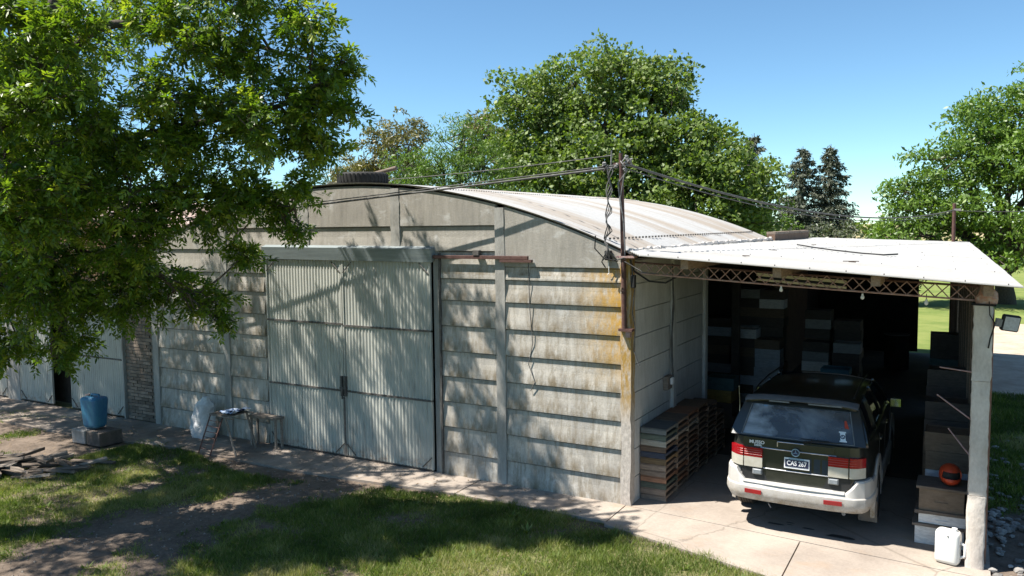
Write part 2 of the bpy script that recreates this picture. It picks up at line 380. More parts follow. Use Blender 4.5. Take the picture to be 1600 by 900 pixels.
# grass blades: a scattered carpet, one object
def blades(name, n, box, hgt, wid, thr, label, zb=-.03, seed=1):
    r = np.random.default_rng(seed); x0, x1, y0, y1 = box; P = []
    xs = r.uniform(x0, x1, n); ys = r.uniform(y0, y1, n); tm = r.uniform(0, 1, n)
    # lookup grid of the same mask
    GX = np.arange(x0, x1 + .1, .08); GY = np.arange(y0, y1 + .1, .08)
    G = np.array([[gmask(x, y) for x in GX] for y in GY]); H = np.array([[nz(x, y, 2.2, 20) for x in GX] for y in GY])
    ix = ((xs - x0) / .08).astype(int); iy = ((ys - y0) / .08).astype(int); g = G[iy, ix]; hh = H[iy, ix]
    # keep what the camera could see plus a margin
    ok = (g > tm * .92 + .05)
    xs, ys, g, hh = xs[ok], ys[ok], g[ok], hh[ok]; m = len(xs)
    a = r.uniform(0, 2 * np.pi, m); h = hgt * (.35 + .75 * r.random(m)) * (.55 + .6 * g) * (1 + 1.3 * np.clip(hh, 0, 1)); w = wid * (.6 + .8 * r.random(m))
    b = r.uniform(0, 2 * np.pi, m); ln = h * r.uniform(.1, 1.1, m)
    V = np.zeros((m, 3, 3)); V[:, 0] = np.stack([xs - np.cos(a) * w, ys - np.sin(a) * w, np.full(m, zb)], 1)
    V[:, 1] = np.stack([xs + np.cos(a) * w, ys + np.sin(a) * w, np.full(m, zb)], 1)
    V[:, 2] = np.stack([xs + np.cos(b) * ln, ys + np.sin(b) * ln, zb + h], 1)
    lo_ = np.array([[nz(x, y, .55, 31) + .5 * nz(x, y, 1.6, 8) for x in GX] for y in GY])[iy, ix][ok]
    var = np.clip(.42 + .75 * lo_ + .3 * hh + r.normal(0, .18, m) + (r.random(m) > .93) * .5, 0, 1)
    o = quadmesh(name, V, M['grass'], attrs={'var': var}, nper=3)
    return tag(o, label, 'grass', kind='stuff')
blades('lawn_grass', 470000, (-9.5, 4.6, -6.0, -.5), .055, .0042, .2, 'short green lawn grass in front of the barn, worn thin along the path', seed=2)
blades('rough_grass', 60000, (-14, -9.5, -4.2, -.5), .07, .008, .2, 'thin shaded grass beside the wood pile on the left', seed=3)
blades('verge_grass', 60000, (4.15, 8, 1.0, 10.6), .07, .008, .2, 'shaded verge grass to the right of the carport wall', seed=4)
# ------------------------------------------------------------------ concrete apron slabs
apron = empty('pavement', None, None); apron['kind'] = 'structure'
def slab(poly, top, name='slab', mat='slab', thick=.14, par=None):
    m = MB(); nn = len(poly); vs = [(x, y, top - thick) for x, y in poly] + [(x, y, top) for x, y in poly]
    m.add(vs, [tuple(range(nn))[::-1], tuple(range(nn, 2 * nn))] + [(i, (i + 1) % nn, nn + (i + 1) % nn, nn + i) for i in range(nn)])
    return m.obj(name, M[mat], par or apron)
xs_ = [-19, -16.2, -13.4, -10.7, -7.9, -5.15, -2.36, -.06]
for i in range(len(xs_) - 1):
    x0, x1 = xs_[i] + .008, xs_[i + 1] - .008
    def ey(x):
        e = -.98
        if x > -5: e = -.93
        if x > -3: e = -.72
        if x > -1: e = -.70
        if x < -10: e = -1.3
        return e
    slab([(x0, ey(x0) - .03), (x1 - .35 if i > 3 else x1, ey(x1)), (x1, -.012), (x0 + (.0), -.012)] if False else [(x0, ey(x0)), (x1, ey(x1)), (x1, -.012), (x0, -.012)], .002 * (i % 2) - .002)
slab([(-.05, -.80), (.8, -1.03), (2.2, -1.40), (2.2, -.23), (-.05, -.055)], 0)
slab([(2.215, -1.40), (4.14, -1.86), (4.14, -.37), (2.215, -.232)], -.001)
floor = slab([(-.05, -.045), (4.14, -.36), (4.14, 2.9), (-.05, 2.9)], .001, mat='slab')
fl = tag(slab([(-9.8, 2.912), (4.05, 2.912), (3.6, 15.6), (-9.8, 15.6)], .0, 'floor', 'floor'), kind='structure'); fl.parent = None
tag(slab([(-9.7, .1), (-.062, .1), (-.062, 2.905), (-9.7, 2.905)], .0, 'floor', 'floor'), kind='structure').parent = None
sm = pm('oil_stain', (.035, .03, .027), (.06, .052, .045), 30, .5, 0)
for x, y, a_, b_ in [(1.83, .2, .10, .035), (1.99, .32, .05, .02), (2.0, .25, .035, .016), (2.22, .22, .07, .03), (2.6, .13, .15, .06)]:
    m = MB(); k = 14; vs = [(x + a_ * math.cos(q) * (1 + .25 * math.sin(3 * q + x)), y + b_ * math.sin(q) * (1 + .3 * math.cos(2 * q + y)), .0045) for q in [2 * math.pi * i / k for i in range(k)]]
    m.add(vs, [tuple(range(k))]); m.obj('oil_stain', sm, apron)
# ------------------------------------------------------------------ barn
RR = (4.9 ** 2 + 1.07 ** 2) / (2 * 1.07)
def arc(x, c=-4.9): return 3.36 + math.sqrt(RR * RR - (x - c) ** 2) - (RR - 1.07)
barn = empty('barn', 'precast concrete barn with arched sheet roof and tall corrugated sliding doors', 'barn', (0, 0, 0))
def plank(x0, x1, z0, z1, mat='wall', y=0, fn=None, axis_='x', par=None, deep=.026):
    """concave precast plank: lower lip stands proud of the plank below"""
    prof = [(0.0, z0), (-deep, z0 + .0), (-deep, z0 + .02), (-deep * .92, z0 + (z1 - z0) * .16), (-deep * .62, z0 + (z1 - z0) * .36), (-deep * .22, z0 + (z1 - z0) * .56), (0.0, z0 + (z1 - z0) * .76), (.0, z1 - .020), (.022, z1 - .018), (.022, z1 - .002)]
    k = max(2, int((x1 - x0) / .35)) if fn else 2; m = MB()
    us = [x0 + (x1 - x0) * i / (k - 1) for i in range(k)]; P = []; nP = len(prof)
    for u in us:
        top = fn(u) if fn else z1
        for (dy, z) in prof + [(.07, z1), (.07, z0)]:
            if fn: z = min(z, top) if z < z1 - .01 else top
            P.append((u, y + dy, z) if axis_ == 'x' else (y - dy, u, z))
    nP += 2; fs = []
    for i in range(k - 1):
        for j in range(nP): fs.append((i * nP + j, i * nP + (j + 1) % nP, (i + 1) * nP + (j + 1) % nP, (i + 1) * nP + j))
    fs += [tuple(range(nP)), tuple((k - 1) * nP + j for j in range(nP))[::-1]]
    m.add(P, fs); return m.obj('wall_plank', M[mat], par or barn)
rows = [-.02, .357, .743, 1.129, 1.515, 1.90, 2.285, 2.67, 2.992, 3.182]
colsR = [(-3.05, -2.062), (-1.906, -.132)]
colsL = [(-9.63, -7.80), (-7.645, -6.74)]
for (x0, x1) in colsR + colsL:
    zz = rows if x0 > -2 else rows[:-1]
    for i in range(len(zz) - 1): plank(x0, x1, zz[i], zz[i + 1] + .002)
# gable planks (follow the arc)
top = lambda x: arc(x) - .012
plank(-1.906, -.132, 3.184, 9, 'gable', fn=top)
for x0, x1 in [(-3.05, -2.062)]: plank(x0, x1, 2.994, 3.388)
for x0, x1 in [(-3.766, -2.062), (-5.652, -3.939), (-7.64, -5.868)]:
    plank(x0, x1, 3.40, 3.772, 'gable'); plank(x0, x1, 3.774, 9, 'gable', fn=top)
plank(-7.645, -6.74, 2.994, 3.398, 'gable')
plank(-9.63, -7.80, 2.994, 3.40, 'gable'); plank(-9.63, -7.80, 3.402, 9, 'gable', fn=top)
def column(x0, x1, z0=-.05, z1=None, y0=-.035, y1=.1, mat='column', jit=.006):
    m = MB(); k = 22; z1a = z1 if z1 else min(top(x0), top(x1)) - .01; P = []; fs = []
    for i in range(k + 1):
        z = z0 + (z1a - z0) * i / k; j = lambda: random.uniform(-jit, jit)
        P += [(x0 + j(), y0 + j() * .6, z), (x1 + j(), y0 + j() * .6, z), (x1 + j(), y1, z), (x0 + j(), y1, z)]
    for i in range(k):
        for q in range(4): fs.append((i * 4 + q, i * 4 + (q + 1) % 4, i * 4 + 4 + (q + 1) % 4, i * 4 + 4 + q))
    fs += [(0, 3, 2, 1), (4 * k, 4 * k + 1, 4 * k + 2, 4 * k + 3)]
    m.add(P, fs); return m.obj('column', M[mat], barn, smooth=50)
for x0, x1 in [(-2.06, -1.908), (-7.80, -7.646), (-9.8, -9.632)]: column(x0, x1)
column(-.13, .008, mat='corner', y0=-.04, y1=.12, jit=.01)
for x0, x1 in [(-3.937, -3.768), (-5.866, -5.654)]: column(x0, x1, 3.42)
MB().box((-3.17, .0, -.02), (-3.052, .12, 3.4)).obj('door_jamb', M['column'], barn)
MB().box((-6.738, .0, -.02), (-6.66, .12, 3.4)).obj('door_jamb', M['column'], barn)
MB().box((-3.045, -.05, -.01), (-3.015, -.018, 3.36)).obj('door_post', M['doorframe'], barn)
# side wall of the barn inside the carport
def sidecol(y0, y1): MB().box((-.1, y0, 0), (.052, y1, 3.33)).obj('column', M['sidewall'], barn, bevel=.008)
sidecol(1.62, 1.77); sidecol(3.3, 3.44)
for y0, y1 in [(.125, 1.618), (1.772, 3.298)]:
    zs = [0, .357, .743, 1.129, 1.515, 1.90, 2.262, 2.622, 2.98, 3.3]
    for i in range(len(zs) - 1): plank(y0, y1, zs[i], zs[i + 1] + .002, 'sidewall', 0, None, 'y', deep=.006)
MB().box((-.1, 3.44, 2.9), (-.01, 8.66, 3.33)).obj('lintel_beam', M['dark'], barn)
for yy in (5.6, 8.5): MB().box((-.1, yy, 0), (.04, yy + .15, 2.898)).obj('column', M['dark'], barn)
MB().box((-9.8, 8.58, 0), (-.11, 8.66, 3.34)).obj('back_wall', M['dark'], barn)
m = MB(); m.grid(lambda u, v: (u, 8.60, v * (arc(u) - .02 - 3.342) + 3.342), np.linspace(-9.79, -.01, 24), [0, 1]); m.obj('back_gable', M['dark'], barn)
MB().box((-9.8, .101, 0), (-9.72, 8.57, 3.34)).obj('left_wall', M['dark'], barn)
# corrugated sheets: helper
def corr_sheet(fn, L0, L1, W0, W1, pitch, amp, seg, name, mat, par, smooth=True, sub=4):
    """ribs run along u (L), corrugation across w; fn(u,w,h)->point, h = height offset"""
    ws = np.arange(W0, W1 + 1e-6, pitch / sub); us = np.linspace(L0, L1, seg)
    m = MB(); m.grid(lambda u, w: fn(u, w, amp * math.sin(2 * math.pi * w / pitch)), us, ws)
    o = m.obj(name, M[mat], par, smooth=None, recalc=False)
    for p_ in o.data.polygons: p_.use_smooth = True
    sd = o.modifiers.new('thickness', 'SOLIDIFY'); sd.thickness = .006; sd.offset = -1; sd.use_rim = False
    return o
br = MB().box((-9.85, -.0, 0), (-9.84, .01, .01)).obj('roof', M['barnroof'], barn) if False else None
roof = bpy.data.objects.new('roof', None); COL.objects.link(roof); roof.parent = barn
ys_ = np.linspace(-.05, 8.70, 11)
def roofpt(c, ext=.05):
    def fn(u, w, h): # u = angle parameter along the arc, w = y
        x = c + u; zz = arc(max(min(x, c + 4.9), c - 4.9), c) if abs(u) <= 4.9 else 3.36 - (abs(u) - 4.9) * .45
        nx = u / RR; return (x + nx * h, w, zz + .022 + h)
    return fn
for i in range(10):
    for (a0, a1) in [(-4.98, -1.45), (-1.75, 1.75), (1.45, 4.98)]:
        lift = .012 if abs(a0 + a1) < .5 else 0
        f0 = roofpt(-4.9)
        corr_sheet(lambda u, w, h, f0=f0, lift=lift, i=i: tuple(np.array(f0(u, w, h)) + np.array((0, 0, lift + .004 * (i % 2)))), a0, a1, ys_[i], ys_[i + 1] + .03, .076, .009, 16, 'roof_sheet', 'barnroof', roof)
# screws line + mortar fillet at the eave
m = MB()
for k in range(60):
    y = .15 + k * .14; x = -.36; z = arc(x) + .05; m.box((x - .012, y - .012, z - .01), (x + .012, y + .012, z + .018))
m.obj('bolt_row', M['doorframe'], roof)['kind'] = 'stuff'
m = MB(); P = []
for k in range(90):
    y = -.05 + k * .0985; P.append((-.02 + random.uniform(-.03, .05), y, 3.40 + random.uniform(-.012, .018)))
m.tube(P, [random.uniform(.03, .055) for _ in P], 6); m.obj('mortar_fillet', pm('pale_mortar', (.5, .47, .44), (.3, .27, .24), 12, .95, .5), roof)
# door header flashing
MB().add([(-6.66, -.09, 3.245), (-3.125, -.09, 3.225), (-3.125, -.13, 3.43), (-6.66, -.13, 3.45), (-6.66, -.0, 3.49), (-3.125, -.0, 3.47), (-6.66, 0, 3.3), (-3.125, 0, 3.28)],
         [(0, 1, 2, 3), (3, 2, 5, 4), (1, 7, 5, 2), (0, 3, 4, 6)]).obj('door_flashing', M['zinc'], barn)
# sliding rail continuing right of the door
MB().box((-3.12, -.09, 3.285), (-1.50, -.05, 3.335)).obj('door_rail', M['rust'], barn, bevel=.004)
MB().box((-1.95, -.10, 3.245), (-1.44, -.04, 3.283)).obj('rail_bracket', M['rust'], barn)
MB().box((-2.4, -.10, 3.34), (-2.3, -.02, 3.41)).obj('rail_bracket', M['doorframe'], barn)
# door leaves
def leaf(x0, x1, z0, z1, rails, par, y=-.045, col='door', brace=True):
    d = bpy.data.objects.new('door_leaf', None); COL.objects.link(d); d.parent = par
    zs = [z0] + rails + [z1]
    for i in range(len(zs) - 1):
        corr_sheet(lambda u, w, h: (w, y + h + .003 * i, u), zs[i] + .008, zs[i + 1] - .008, x0 + .02, x1 - .02, .0655, .0085, 2, 'corrugated_sheet', col, d, sub=6)
    for z in rails: MB().box((x0, y - .022, z - .016), (x1, y + .02, z + .014)).obj('door_rail_bar', M['doorframe'], d)
    for xx in (x0, x1 - .022): MB().box((xx, y - .02, z0), (xx + .022, y + .02, z1)).obj('door_stile', M[col], d)
    MB().box((x0 + .022, y - .012, z0 - .01), (x1 - .022, y + .015, z0 + .008)).obj('door_sill_bar', M['doorframe'], d)
    if brace:
        for sx in (0, 1):
            for zc, dz in ((z0 + .03, .17), (z1 - .03, -.17)):
                xa = x0 + .2 if sx == 0 else x1 - .2; xb = x0 + .02 if sx == 0 else x1 - .02
                MB().tube([(xa, y - .022, zc), (xb, y - .022, zc + dz)], .009, 5).obj('corner_brace', M['doorframe'], d)
    return d
leaf(-6.64, -4.945, .03, 3.24, [1.106, 2.2], barn, -.045)
l2 = leaf(-4.925, -3.185, .03, 3.24, [1.106, 2.18], barn, -.05)
m = MB(); m.box((-4.99, -.10, 1.02), (-4.955, -.06, 1.35)); m.box((-4.92, -.10, 1.02), (-4.885, -.06, 1.35)); m.box((-5.0, -.11, 1.14), (-4.87, -.085, 1.17)); m.tube([(-4.94, -.11, 1.16), (-4.94, -.115, .98)], .014, 6)
m.obj('door_latch', M['doorframe'], barn)
MB().box((-4.955, -.075, .03), (-4.915, -.066, 1.0)).obj('door_edge_strip', M['doorframe'], barn)
# hanging wire on the wall
MB().tube([(-1.52, -.03, 3.28), (-1.50, -.035, 2.6), (-1.46, -.03, 2.1), (-1.53, -.03, 1.8), (-1.43, -.03, 1.55), (-1.5, -.03, 1.42)], .006, 5).obj('loose_wire', M['wire'], barn)
# ------------------------------------------------------------------ left brick barn
bb = empty('brick_barn', 'second barn on the left with ochre brick gable, pinkish roof and corrugated doors', 'barn')
for x0, x1 in [(-14.72, -9.83)]:
    m = MB(); m.grid(lambda u, v: (u, .012, 2.62 + v * (arc(u, -14.7) - 2.64)), np.linspace(x0, x1, 30), np.linspace(0, 1, 6))
    m.grid(lambda u, v: (u - 4.89, .012, 2.62 + v * (arc(u - 4.89, -14.7) - 2.64)), np.linspace(x0, x1, 30), np.linspace(0, 1, 6)); o = m.obj('gable_wall', M['brickwall'], bb)
    sd = o.modifiers.new('t', 'SOLIDIFY'); sd.thickness = .1; sd.offset = -1
m = MB()
for z in (2.62, 3.3): m.box((-19.5, -.06, z - .06), (-9.85, .005, z + .05))
m.obj('tie_beam', M['column'], bb)
r2 = bpy.data.objects.new('roof', None); COL.objects.link(r2); r2.parent = bb
for i in range(10):
    for (a0, a1) in [(-4.98, -1.45), (-1.75, 1.75), (1.45, 4.82)]:
        lift = .012 if abs(a0 + a1) < .5 else 0; f0 = roofpt(-14.7)
        corr_sheet(lambda u, w, h, f0=f0, lift=lift, i=i: tuple(np.array(f0(u, w, h)) + np.array((0, 0, lift + .004 * (i % 2)))), a0, a1, ys_[i], ys_[i + 1] + .03, .152, .012, 10, 'roof_sheet', 'redroof', r2)
# pilaster of individual bricks
pil = bpy.data.objects.new('brick_pilaster', None); COL.objects.link(pil); pil.parent = bb
MB().box((-10.70, .02, 0), (-9.815, .2, 2.6)).obj('mortar_bed', M['mortar'], pil)
bmesh_brick = MB().box((-.105, 0, 0), (.105, .06, .055), jit=.0015).mesh('brick', M['brick'])
cnt = 0
for r_ in range(39):
    for c_ in range(4):
        x = -10.69 + .11 + c_ * .22 + (.11 if r_ % 2 else 0)
        if x > -9.9: continue
        o = part('brick', bmesh_brick, pil, (x + random.uniform(-.005, .005), random.uniform(-.006, .002), .01 + r_ * .066), (0, 0, random.uniform(-.02, .02)))
leaf(-12.50, -10.745, .04, 2.58, [1.18], bb, -.03, brace=True)
leaf(-14.40, -13.18, .04, 2.58, [1.3], bb, -.03, brace=True)
leaf(-16.6, -14.95, .04, 2.58, [1.3], bb, -.03, brace=True)
for x0, x1 in [(-14.92, -14.43), (-10.742, -10.705)]: MB().box((x0, -.05, 0), (x1, .1, 2.6)).obj('pillar', M['column'], bb)
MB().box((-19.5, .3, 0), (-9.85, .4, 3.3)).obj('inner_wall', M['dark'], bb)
MB().box((-18.8, -.02, 0), (-16.65, .1, 2.6)).obj('side_wall', M['column'], bb)
# ------------------------------------------------------------------ carport
cp = empty('carport', 'open carport built onto the barn, flat pale sheet roof on a lattice beam', 'carport')
def cpz(x, y):
    t = (y + .95) / 16.45; zl = 3.405 * (1 - t) + 3.30 * t; zr = 3.125 * (1 - t) + 3.165 * t; s = (x - .35) / 3.97
    return zl * (1 - s) + zr * s
def cpx(s, y):
    t = (y + .95) / 16.45; xr = 4.298 * (1 - t) + 3.9 * t
    xl = -.08 if y > -.02 else .479 + (y + .95) / .93 * (-.50)
    return xl + s * (xr - xl)
cr = bpy.data.objects.new('roof', None); COL.objects.link(cr); cr.parent = cp
yy = [-.95, 1.2, 3.0, 4.8, 6.6, 8.4, 10.2, 12.0, 13.8, 15.5]
for i in range(len(yy) - 1):
    for j, (s0, s1) in enumerate([(0, .505), (.495, 1)]):
        y0, y1 = yy[i], yy[i + 1] + .06; lift = .004 * (i % 2) + .002 * j
        m = MB(); us = np.linspace(s0, s1, 5); vs = np.arange(y0, y1 + .001, .02)
        m.grid(lambda s, y: (cpx(s, y), y, cpz(cpx(s, y), y) + lift + -.012 * abs(math.sin(math.pi * y / .16)) + .005), us, vs)
        o = m.obj('roof_sheet', M['cproof'], cr, recalc=False)
        sd = o.modifiers.new('t', 'SOLIDIFY'); sd.thickness = .012; sd.offset = -1
m = MB()
for y in [-.85, 1.15, 2.95, 4.75, 6.55, 8.35, 10.15, 11.95]:
    for k in range(11):
        x = cpx(.03 + .094 * k, y); m.box((x - .005, y - .005, cpz(x, y) - .002), (x + .005, y + .005, cpz(x, y) + .013))
m.obj('bolt_row', M['doorframe'], cr)['kind'] = 'stuff'
m = MB(); rr = random.Random(3)
for k in range(7):
    x, y = rr.uniform(.4, 3.7), rr.uniform(.2, 12); a_ = rr.uniform(0, 3); L_ = rr.uniform(.03, .22); z = cpz(x, y) + .014
    m.tube([(x, y, z), (x + L_ * math.cos(a_), y + L_ * math.sin(a_), z)], .006, 4)
m.obj('fallen_twigs', M['bark'], cr)['kind'] = 'stuff'
# rafters running front to back, stub ends under the eave
for x in (.95, 2.0, 3.0, 4.02):
    m = MB(); z0 = cpz(x, -.7); z1 = cpz(x - .2, 15.3)
    m.add([(x - .045, -.75, z0 - .135), (x + .045, -.75, z0 - .135), (x + .045, -.75, z0 - .03), (x - .045, -.75, z0 - .03),
           (x - .345, 15.3, z1 - .135), (x - .255, 15.3, z1 - .135), (x - .255, 15.3, z1 - .03), (x - .345, 15.3, z1 - .03)],
          [(0, 1, 2, 3), (4, 7, 6, 5), (0, 4, 5, 1), (1, 5, 6, 2), (2, 6, 7, 3), (3, 7, 4, 0)])
    m.obj('rafter', M['rafter'], cp)
def truss(y, x0, x1, zb0, zb1, zt0, zt1, n_, name='lattice_beam', ma='rustpale'):
    tr = bpy.data.objects.new(name, None); COL.objects.link(tr); tr.parent = cp
    for (za, zb, nm) in ((zb0, zb1, 'bottom_chord'), (zt0, zt1, 'top_chord')):
        MB().tube([(x0, y, za), ((x0 + x1) / 2, y, (za + zb) / 2 - .01), (x1, y, zb)], .011 if nm[0] == 'b' else .013, 6).obj(nm, M[ma if nm[0] == 'b' else 'rust'], tr)
    dia = MB().tube([(0, 0, 0), (1, 0, 0)], .0065, 5).mesh('diagonal_rod', M['rustpale'])
    dx = (x1 - x0) / n_
    for dy in (-.012, .012):
        for i in range(n_):
            xa = x0 + i * dx; xm = xa + dx / 2; xb = xa + dx
            zb = lambda x: zb0 + (zb1 - zb0) * (x - x0) / (x1 - x0); zt = lambda x: zt0 + (zt1 - zt0) * (x - x0) / (x1 - x0)
            sh = 0 if dy < 0 else dx / 2
            for (p0, p1) in (((xa + sh, zb(xa + sh)), (xm + sh, zt(xm + sh))), ((xm + sh, zt(xm + sh)), (xb + sh, zb(xb + sh)))):
                if p1[0] > x1 + .01: continue
                o = part('diagonal_rod', dia, tr, (p0[0], y + dy, p0[1])); v = Vector((p1[0] - p0[0], 0, p1[1] - p0[1]))
                o.rotation_euler = (0, -math.atan2(v.z, v.x), 0); o.scale = (v.length, 1, 1)
    return tr
truss(0.0, .05, 3.95, 3.125, 2.903, 3.265, 3.055, 14)
truss(5.2, .06, 3.75, 3.02, 2.86, 3.18, 3.02, 14)
truss(10.4, .06, 3.6, 3.0, 2.86, 3.16, 3.0, 14)
# front post: rough cast column with broken cap
def roughcol(x0, x1, y0, y1, z0, z1, k, jit, name, mat, lean=(0, 0)):
    m = MB(); P = []; fs = []; n4 = 8
    for i in range(k + 1):
        z = z0 + (z1 - z0) * i / k; lx = lean[0] * i / k; j = lambda: random.uniform(-jit, jit)
        xm, ym = (x0 + x1) / 2, (y0 + y1) / 2; c_ = .012
        ring = [(x0 + c_, y0), (x1 - c_, y0), (x1, y0 + c_), (x1, y1 - c_), (x1 - c_, y1), (x0 + c_, y1), (x0, y1 - c_), (x0, y0 + c_)]
        P += [(x + lx + j(), y + j(), z) for x, y in ring]
    for i in range(k):
        for q in range(n4): fs.append((i * n4 + q, i * n4 + (q + 1) % n4, (i + 1) * n4 + (q + 1) % n4, (i + 1) * n4 + q))
    fs += [tuple(range(n4))[::-1], tuple(k * n4 + q for q in range(n4))]
    m.add(P, fs); return m.obj(name, M[mat], cp, smooth=60)
roughcol(3.90, 4.075, -.14, .06, -.05, .80, 14, .006, 'post', 'post')
roughcol(3.908, 4.078, -.132, .055, .805, 2.05, 20, .006, 'post', 'post')
roughcol(3.905, 4.082, -.138, .06, 2.055, 2.86, 14, .007, 'post', 'post')
m = MB(); m.lathe([(.001, 0), (.10, .0), (.105, .06), (.085, .12), (.05, .17), (.001, .18)], 10, Matrix.Translation((4.03, -.04, 2.875)))
for i, v in enumerate(m.v): m.v[i] = tuple(c + random.uniform(-.014, .014) for c in v)
m.obj('broken_cap', pm('broken_brick_mortar', (.52, .42, .35), (.40, .16, .09), 14, .95, .6), cp)
MB().tube([(3.89, -.15, 2.875), (4.10, -.15, 2.87), (4.11, .07, 2.87), (3.89, .07, 2.87), (3.89, -.15, 2.875)], .012, 5).obj('wire_binding', M['black'], cp)
for z, dx, dz in [(2.14, -.32, .0), (1.62, -.34, .21), (1.22, -.22, .24)]:
    MB().tube([(3.92, -.10, z), (3.92 + dx, .1, z + dz)], .008, 6).obj('reinforcing_bar', M['rustpale'], cp)
# right wall: brown boards and piers
xr = lambda y: 3.97 - .03 * y
rw = bpy.data.objects.new('right_wall', None); COL.objects.link(rw); rw.parent = cp
k = 0; y = .10
while y < 15.4:
    w = random.choice([.18, .22, .26]); gap = .012
    if not (7.8 < y < 8.2):
        ht = cpz(4, y) - .05
        m = MB(); m.box((xr(y) - .012, y, .02), (xr(y) + .016, y + w - gap, ht)); m.obj('wall_board', M['wood'] if k % 4 else M['rafter'], rw)
    y += w; k += 1
MB().box((3.99, .062, -.03), (4.10, .24, 2.80)).obj('wall_pier', pm('red_brown_pier', (.30, .17, .12), (.2, .12, .09), 6, .9, .4), cp)
# back wall and half-open back door
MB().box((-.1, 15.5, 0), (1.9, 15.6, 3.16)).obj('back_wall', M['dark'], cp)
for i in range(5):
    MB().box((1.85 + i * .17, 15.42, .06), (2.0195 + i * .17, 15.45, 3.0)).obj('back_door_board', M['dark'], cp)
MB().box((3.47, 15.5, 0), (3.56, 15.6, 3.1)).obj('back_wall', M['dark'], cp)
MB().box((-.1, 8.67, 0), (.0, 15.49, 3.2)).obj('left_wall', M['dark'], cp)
# brick parapet beyond the barn roof
pw = empty('brick_wall', 'low brown brick wall rising behind the barn roof beside the carport roof', 'wall')
MB().box((-.12, 8.76, 0), (.06, 13.2, 3.50)).obj('brickwork', pm('brown_brickwork', (.20, .125, .085), (.13, .085, .06), 8, .95, .5, world=True), pw)
m = MB()
for k in range(18): m.box((-.13, 8.77 + k * .246, 3.503), (.07, 8.77 + k * .246 + .235, 3.56), jit=.004)
m.obj('coping_bricks', M['brick'], pw)
# loose cable lying on the carport roof
m = MB(); pts = [(1.1, 5.6), (1.55, 4.6), (1.95, 3.9), (2.45, 3.3), (2.75, 3.2), (2.9, 3.8)]
m.tube([(x, y, cpz(x, y) + .035) for x, y in pts], .012, 6)
m.obj('cable', M['black']); tag(bpy.data.objects['cable'], 'dark length of cable lying curved on the pale carport roof', 'cable')
# ================ PART2
# ------------------------------------------------------------------ car
CAR = empty('parked_car', 'dark green off-road estate car with white bumper parked nose-in under the carport roof', 'car', (2.11, -.13, 0), math.radians(.6))
def paintmat(name, c, rough=.28, dirt=.0, coat=.6, dc=(.30, .25, .19), z0=.2, z1=.9):
    t = NT(name); p = t.tc.outputs['Object']; n = t.noise(p, 5, 7, .7); f = t.noise(p, 60, 4, .6)
    pos = t.n.new('ShaderNodeSeparateXYZ'); t.L(t.geo.outputs['Position'], pos.inputs[0])
    d = t.math('MULTIPLY', t.math('ADD', t.mr(pos.outputs[2], z1, z0), .12), t.ramp(t.math('ADD', t.math('MULTIPLY', n, .7), t.math('MULTIPLY', f, .3)), [(.38, 0.), (.62, 1.)]))
    d = t.math('MULTIPLY', d, dirt); c_ = t.mix(d, c, dc)
    r = t.math('ADD', t.math('MULTIPLY', d, .5), rough)
    t.out(c_, r, 0, .5); t.b.inputs['Coat Weight'].default_value = coat; t.b.inputs['Coat Roughness'].default_value = .12
    return t.m
M['paint'] = paintmat('dark_green_paint', (.016, .018, .015), .3, .35, dc=(.16, .14, .11))
M['bumper'] = paintmat('dirty_white_bumper', (.50, .48, .45), .5, 1.1, .05, (.25, .19, .12), .30, .64)
M['trim'] = pm('grey_plastic_trim', (.20, .20, .20), (.14, .14, .14), 30, .6, .1)
M['blacktrim'] = pm('black_trim', (.02, .02, .021), (.03, .03, .03), 12, .45, .05)
M['chrome'] = pm('worn_chrome', (.55, .55, .55), (.4, .4, .4), 20, .28, .0, metal=.9)
M['red'] = pm('red_lens', (.30, .006, .010), (.24, .006, .010), 8, .2, 0, spec=.6)
M['cream'] = pm('clear_lens', (.52, .49, .42), (.42, .39, .32), 9, .22, 0, spec=.6)
M['lampglass'] = pm('reversing_lens', (.26, .28, .30), (.18, .2, .21), 20, .25, 0, spec=.6)
M['plateblack'] = pm('plate_enamel', (.02, .025, .06), (.03, .035, .075), 10, .4, 0)
M['whitepaint'] = pm('white_enamel', (.80, .80, .80), (.7, .7, .7), 10, .45, 0)
M['emblem'] = pm('bluish_badge_metal', (.25, .38, .50), (.2, .3, .42), 10, .3, 0, metal=.4)
M['seat'] = pm('seat_cloth', (.06, .06, .065), (.04, .04, .045), 20, .9, .2)
def glassmat(name, tint, tr, dust_sheen):
    t = NT(name); p = t.tc.outputs['Object']
    n = t.ramp(t.noise(t.mapn(p, (1, 1, 1)), 1.5, 6, .6, .9), [(.42, .0), (.68, 1.)])
    t.out((.012, .014, .02), .06, 0, .9)
    tp = t.n.new('ShaderNodeBsdfTransparent'); tp.inputs[0].default_value = (*tint, 1)
    m1 = t.n.new('ShaderNodeMixShader'); m1.inputs[0].default_value = tr; t.L(t.b.outputs[0], m1.inputs[1]); t.L(tp.outputs[0], m1.inputs[2])
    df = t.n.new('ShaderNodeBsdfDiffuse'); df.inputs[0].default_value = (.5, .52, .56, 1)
    m2 = t.n.new('ShaderNodeMixShader'); px_ = t.n.new('ShaderNodeSeparateXYZ'); t.L(p, px_.inputs[0]); t.L(t.math('ADD', t.math('MULTIPLY', t.math('MULTIPLY', n, t.mr(px_.outputs[0], .5, -.6, .5, 2.2)), dust_sheen), dust_sheen * .3), m2.inputs[0]); t.L(m1.outputs[0], m2.inputs[1]); t.L(df.outputs[0], m2.inputs[2])  # pale film: dust plus a painted sky reflection, stronger to the left
    t.L(m2.outputs[0], t.n['Material Output'].inputs[0]); return t.m
M['rearglass'] = glassmat('dust_sheen_rear_glass', (.7, .75, .85), .40, .36)
M['sideglass'] = glassmat('dark_side_glass', (.2, .22, .25), .3, .02)
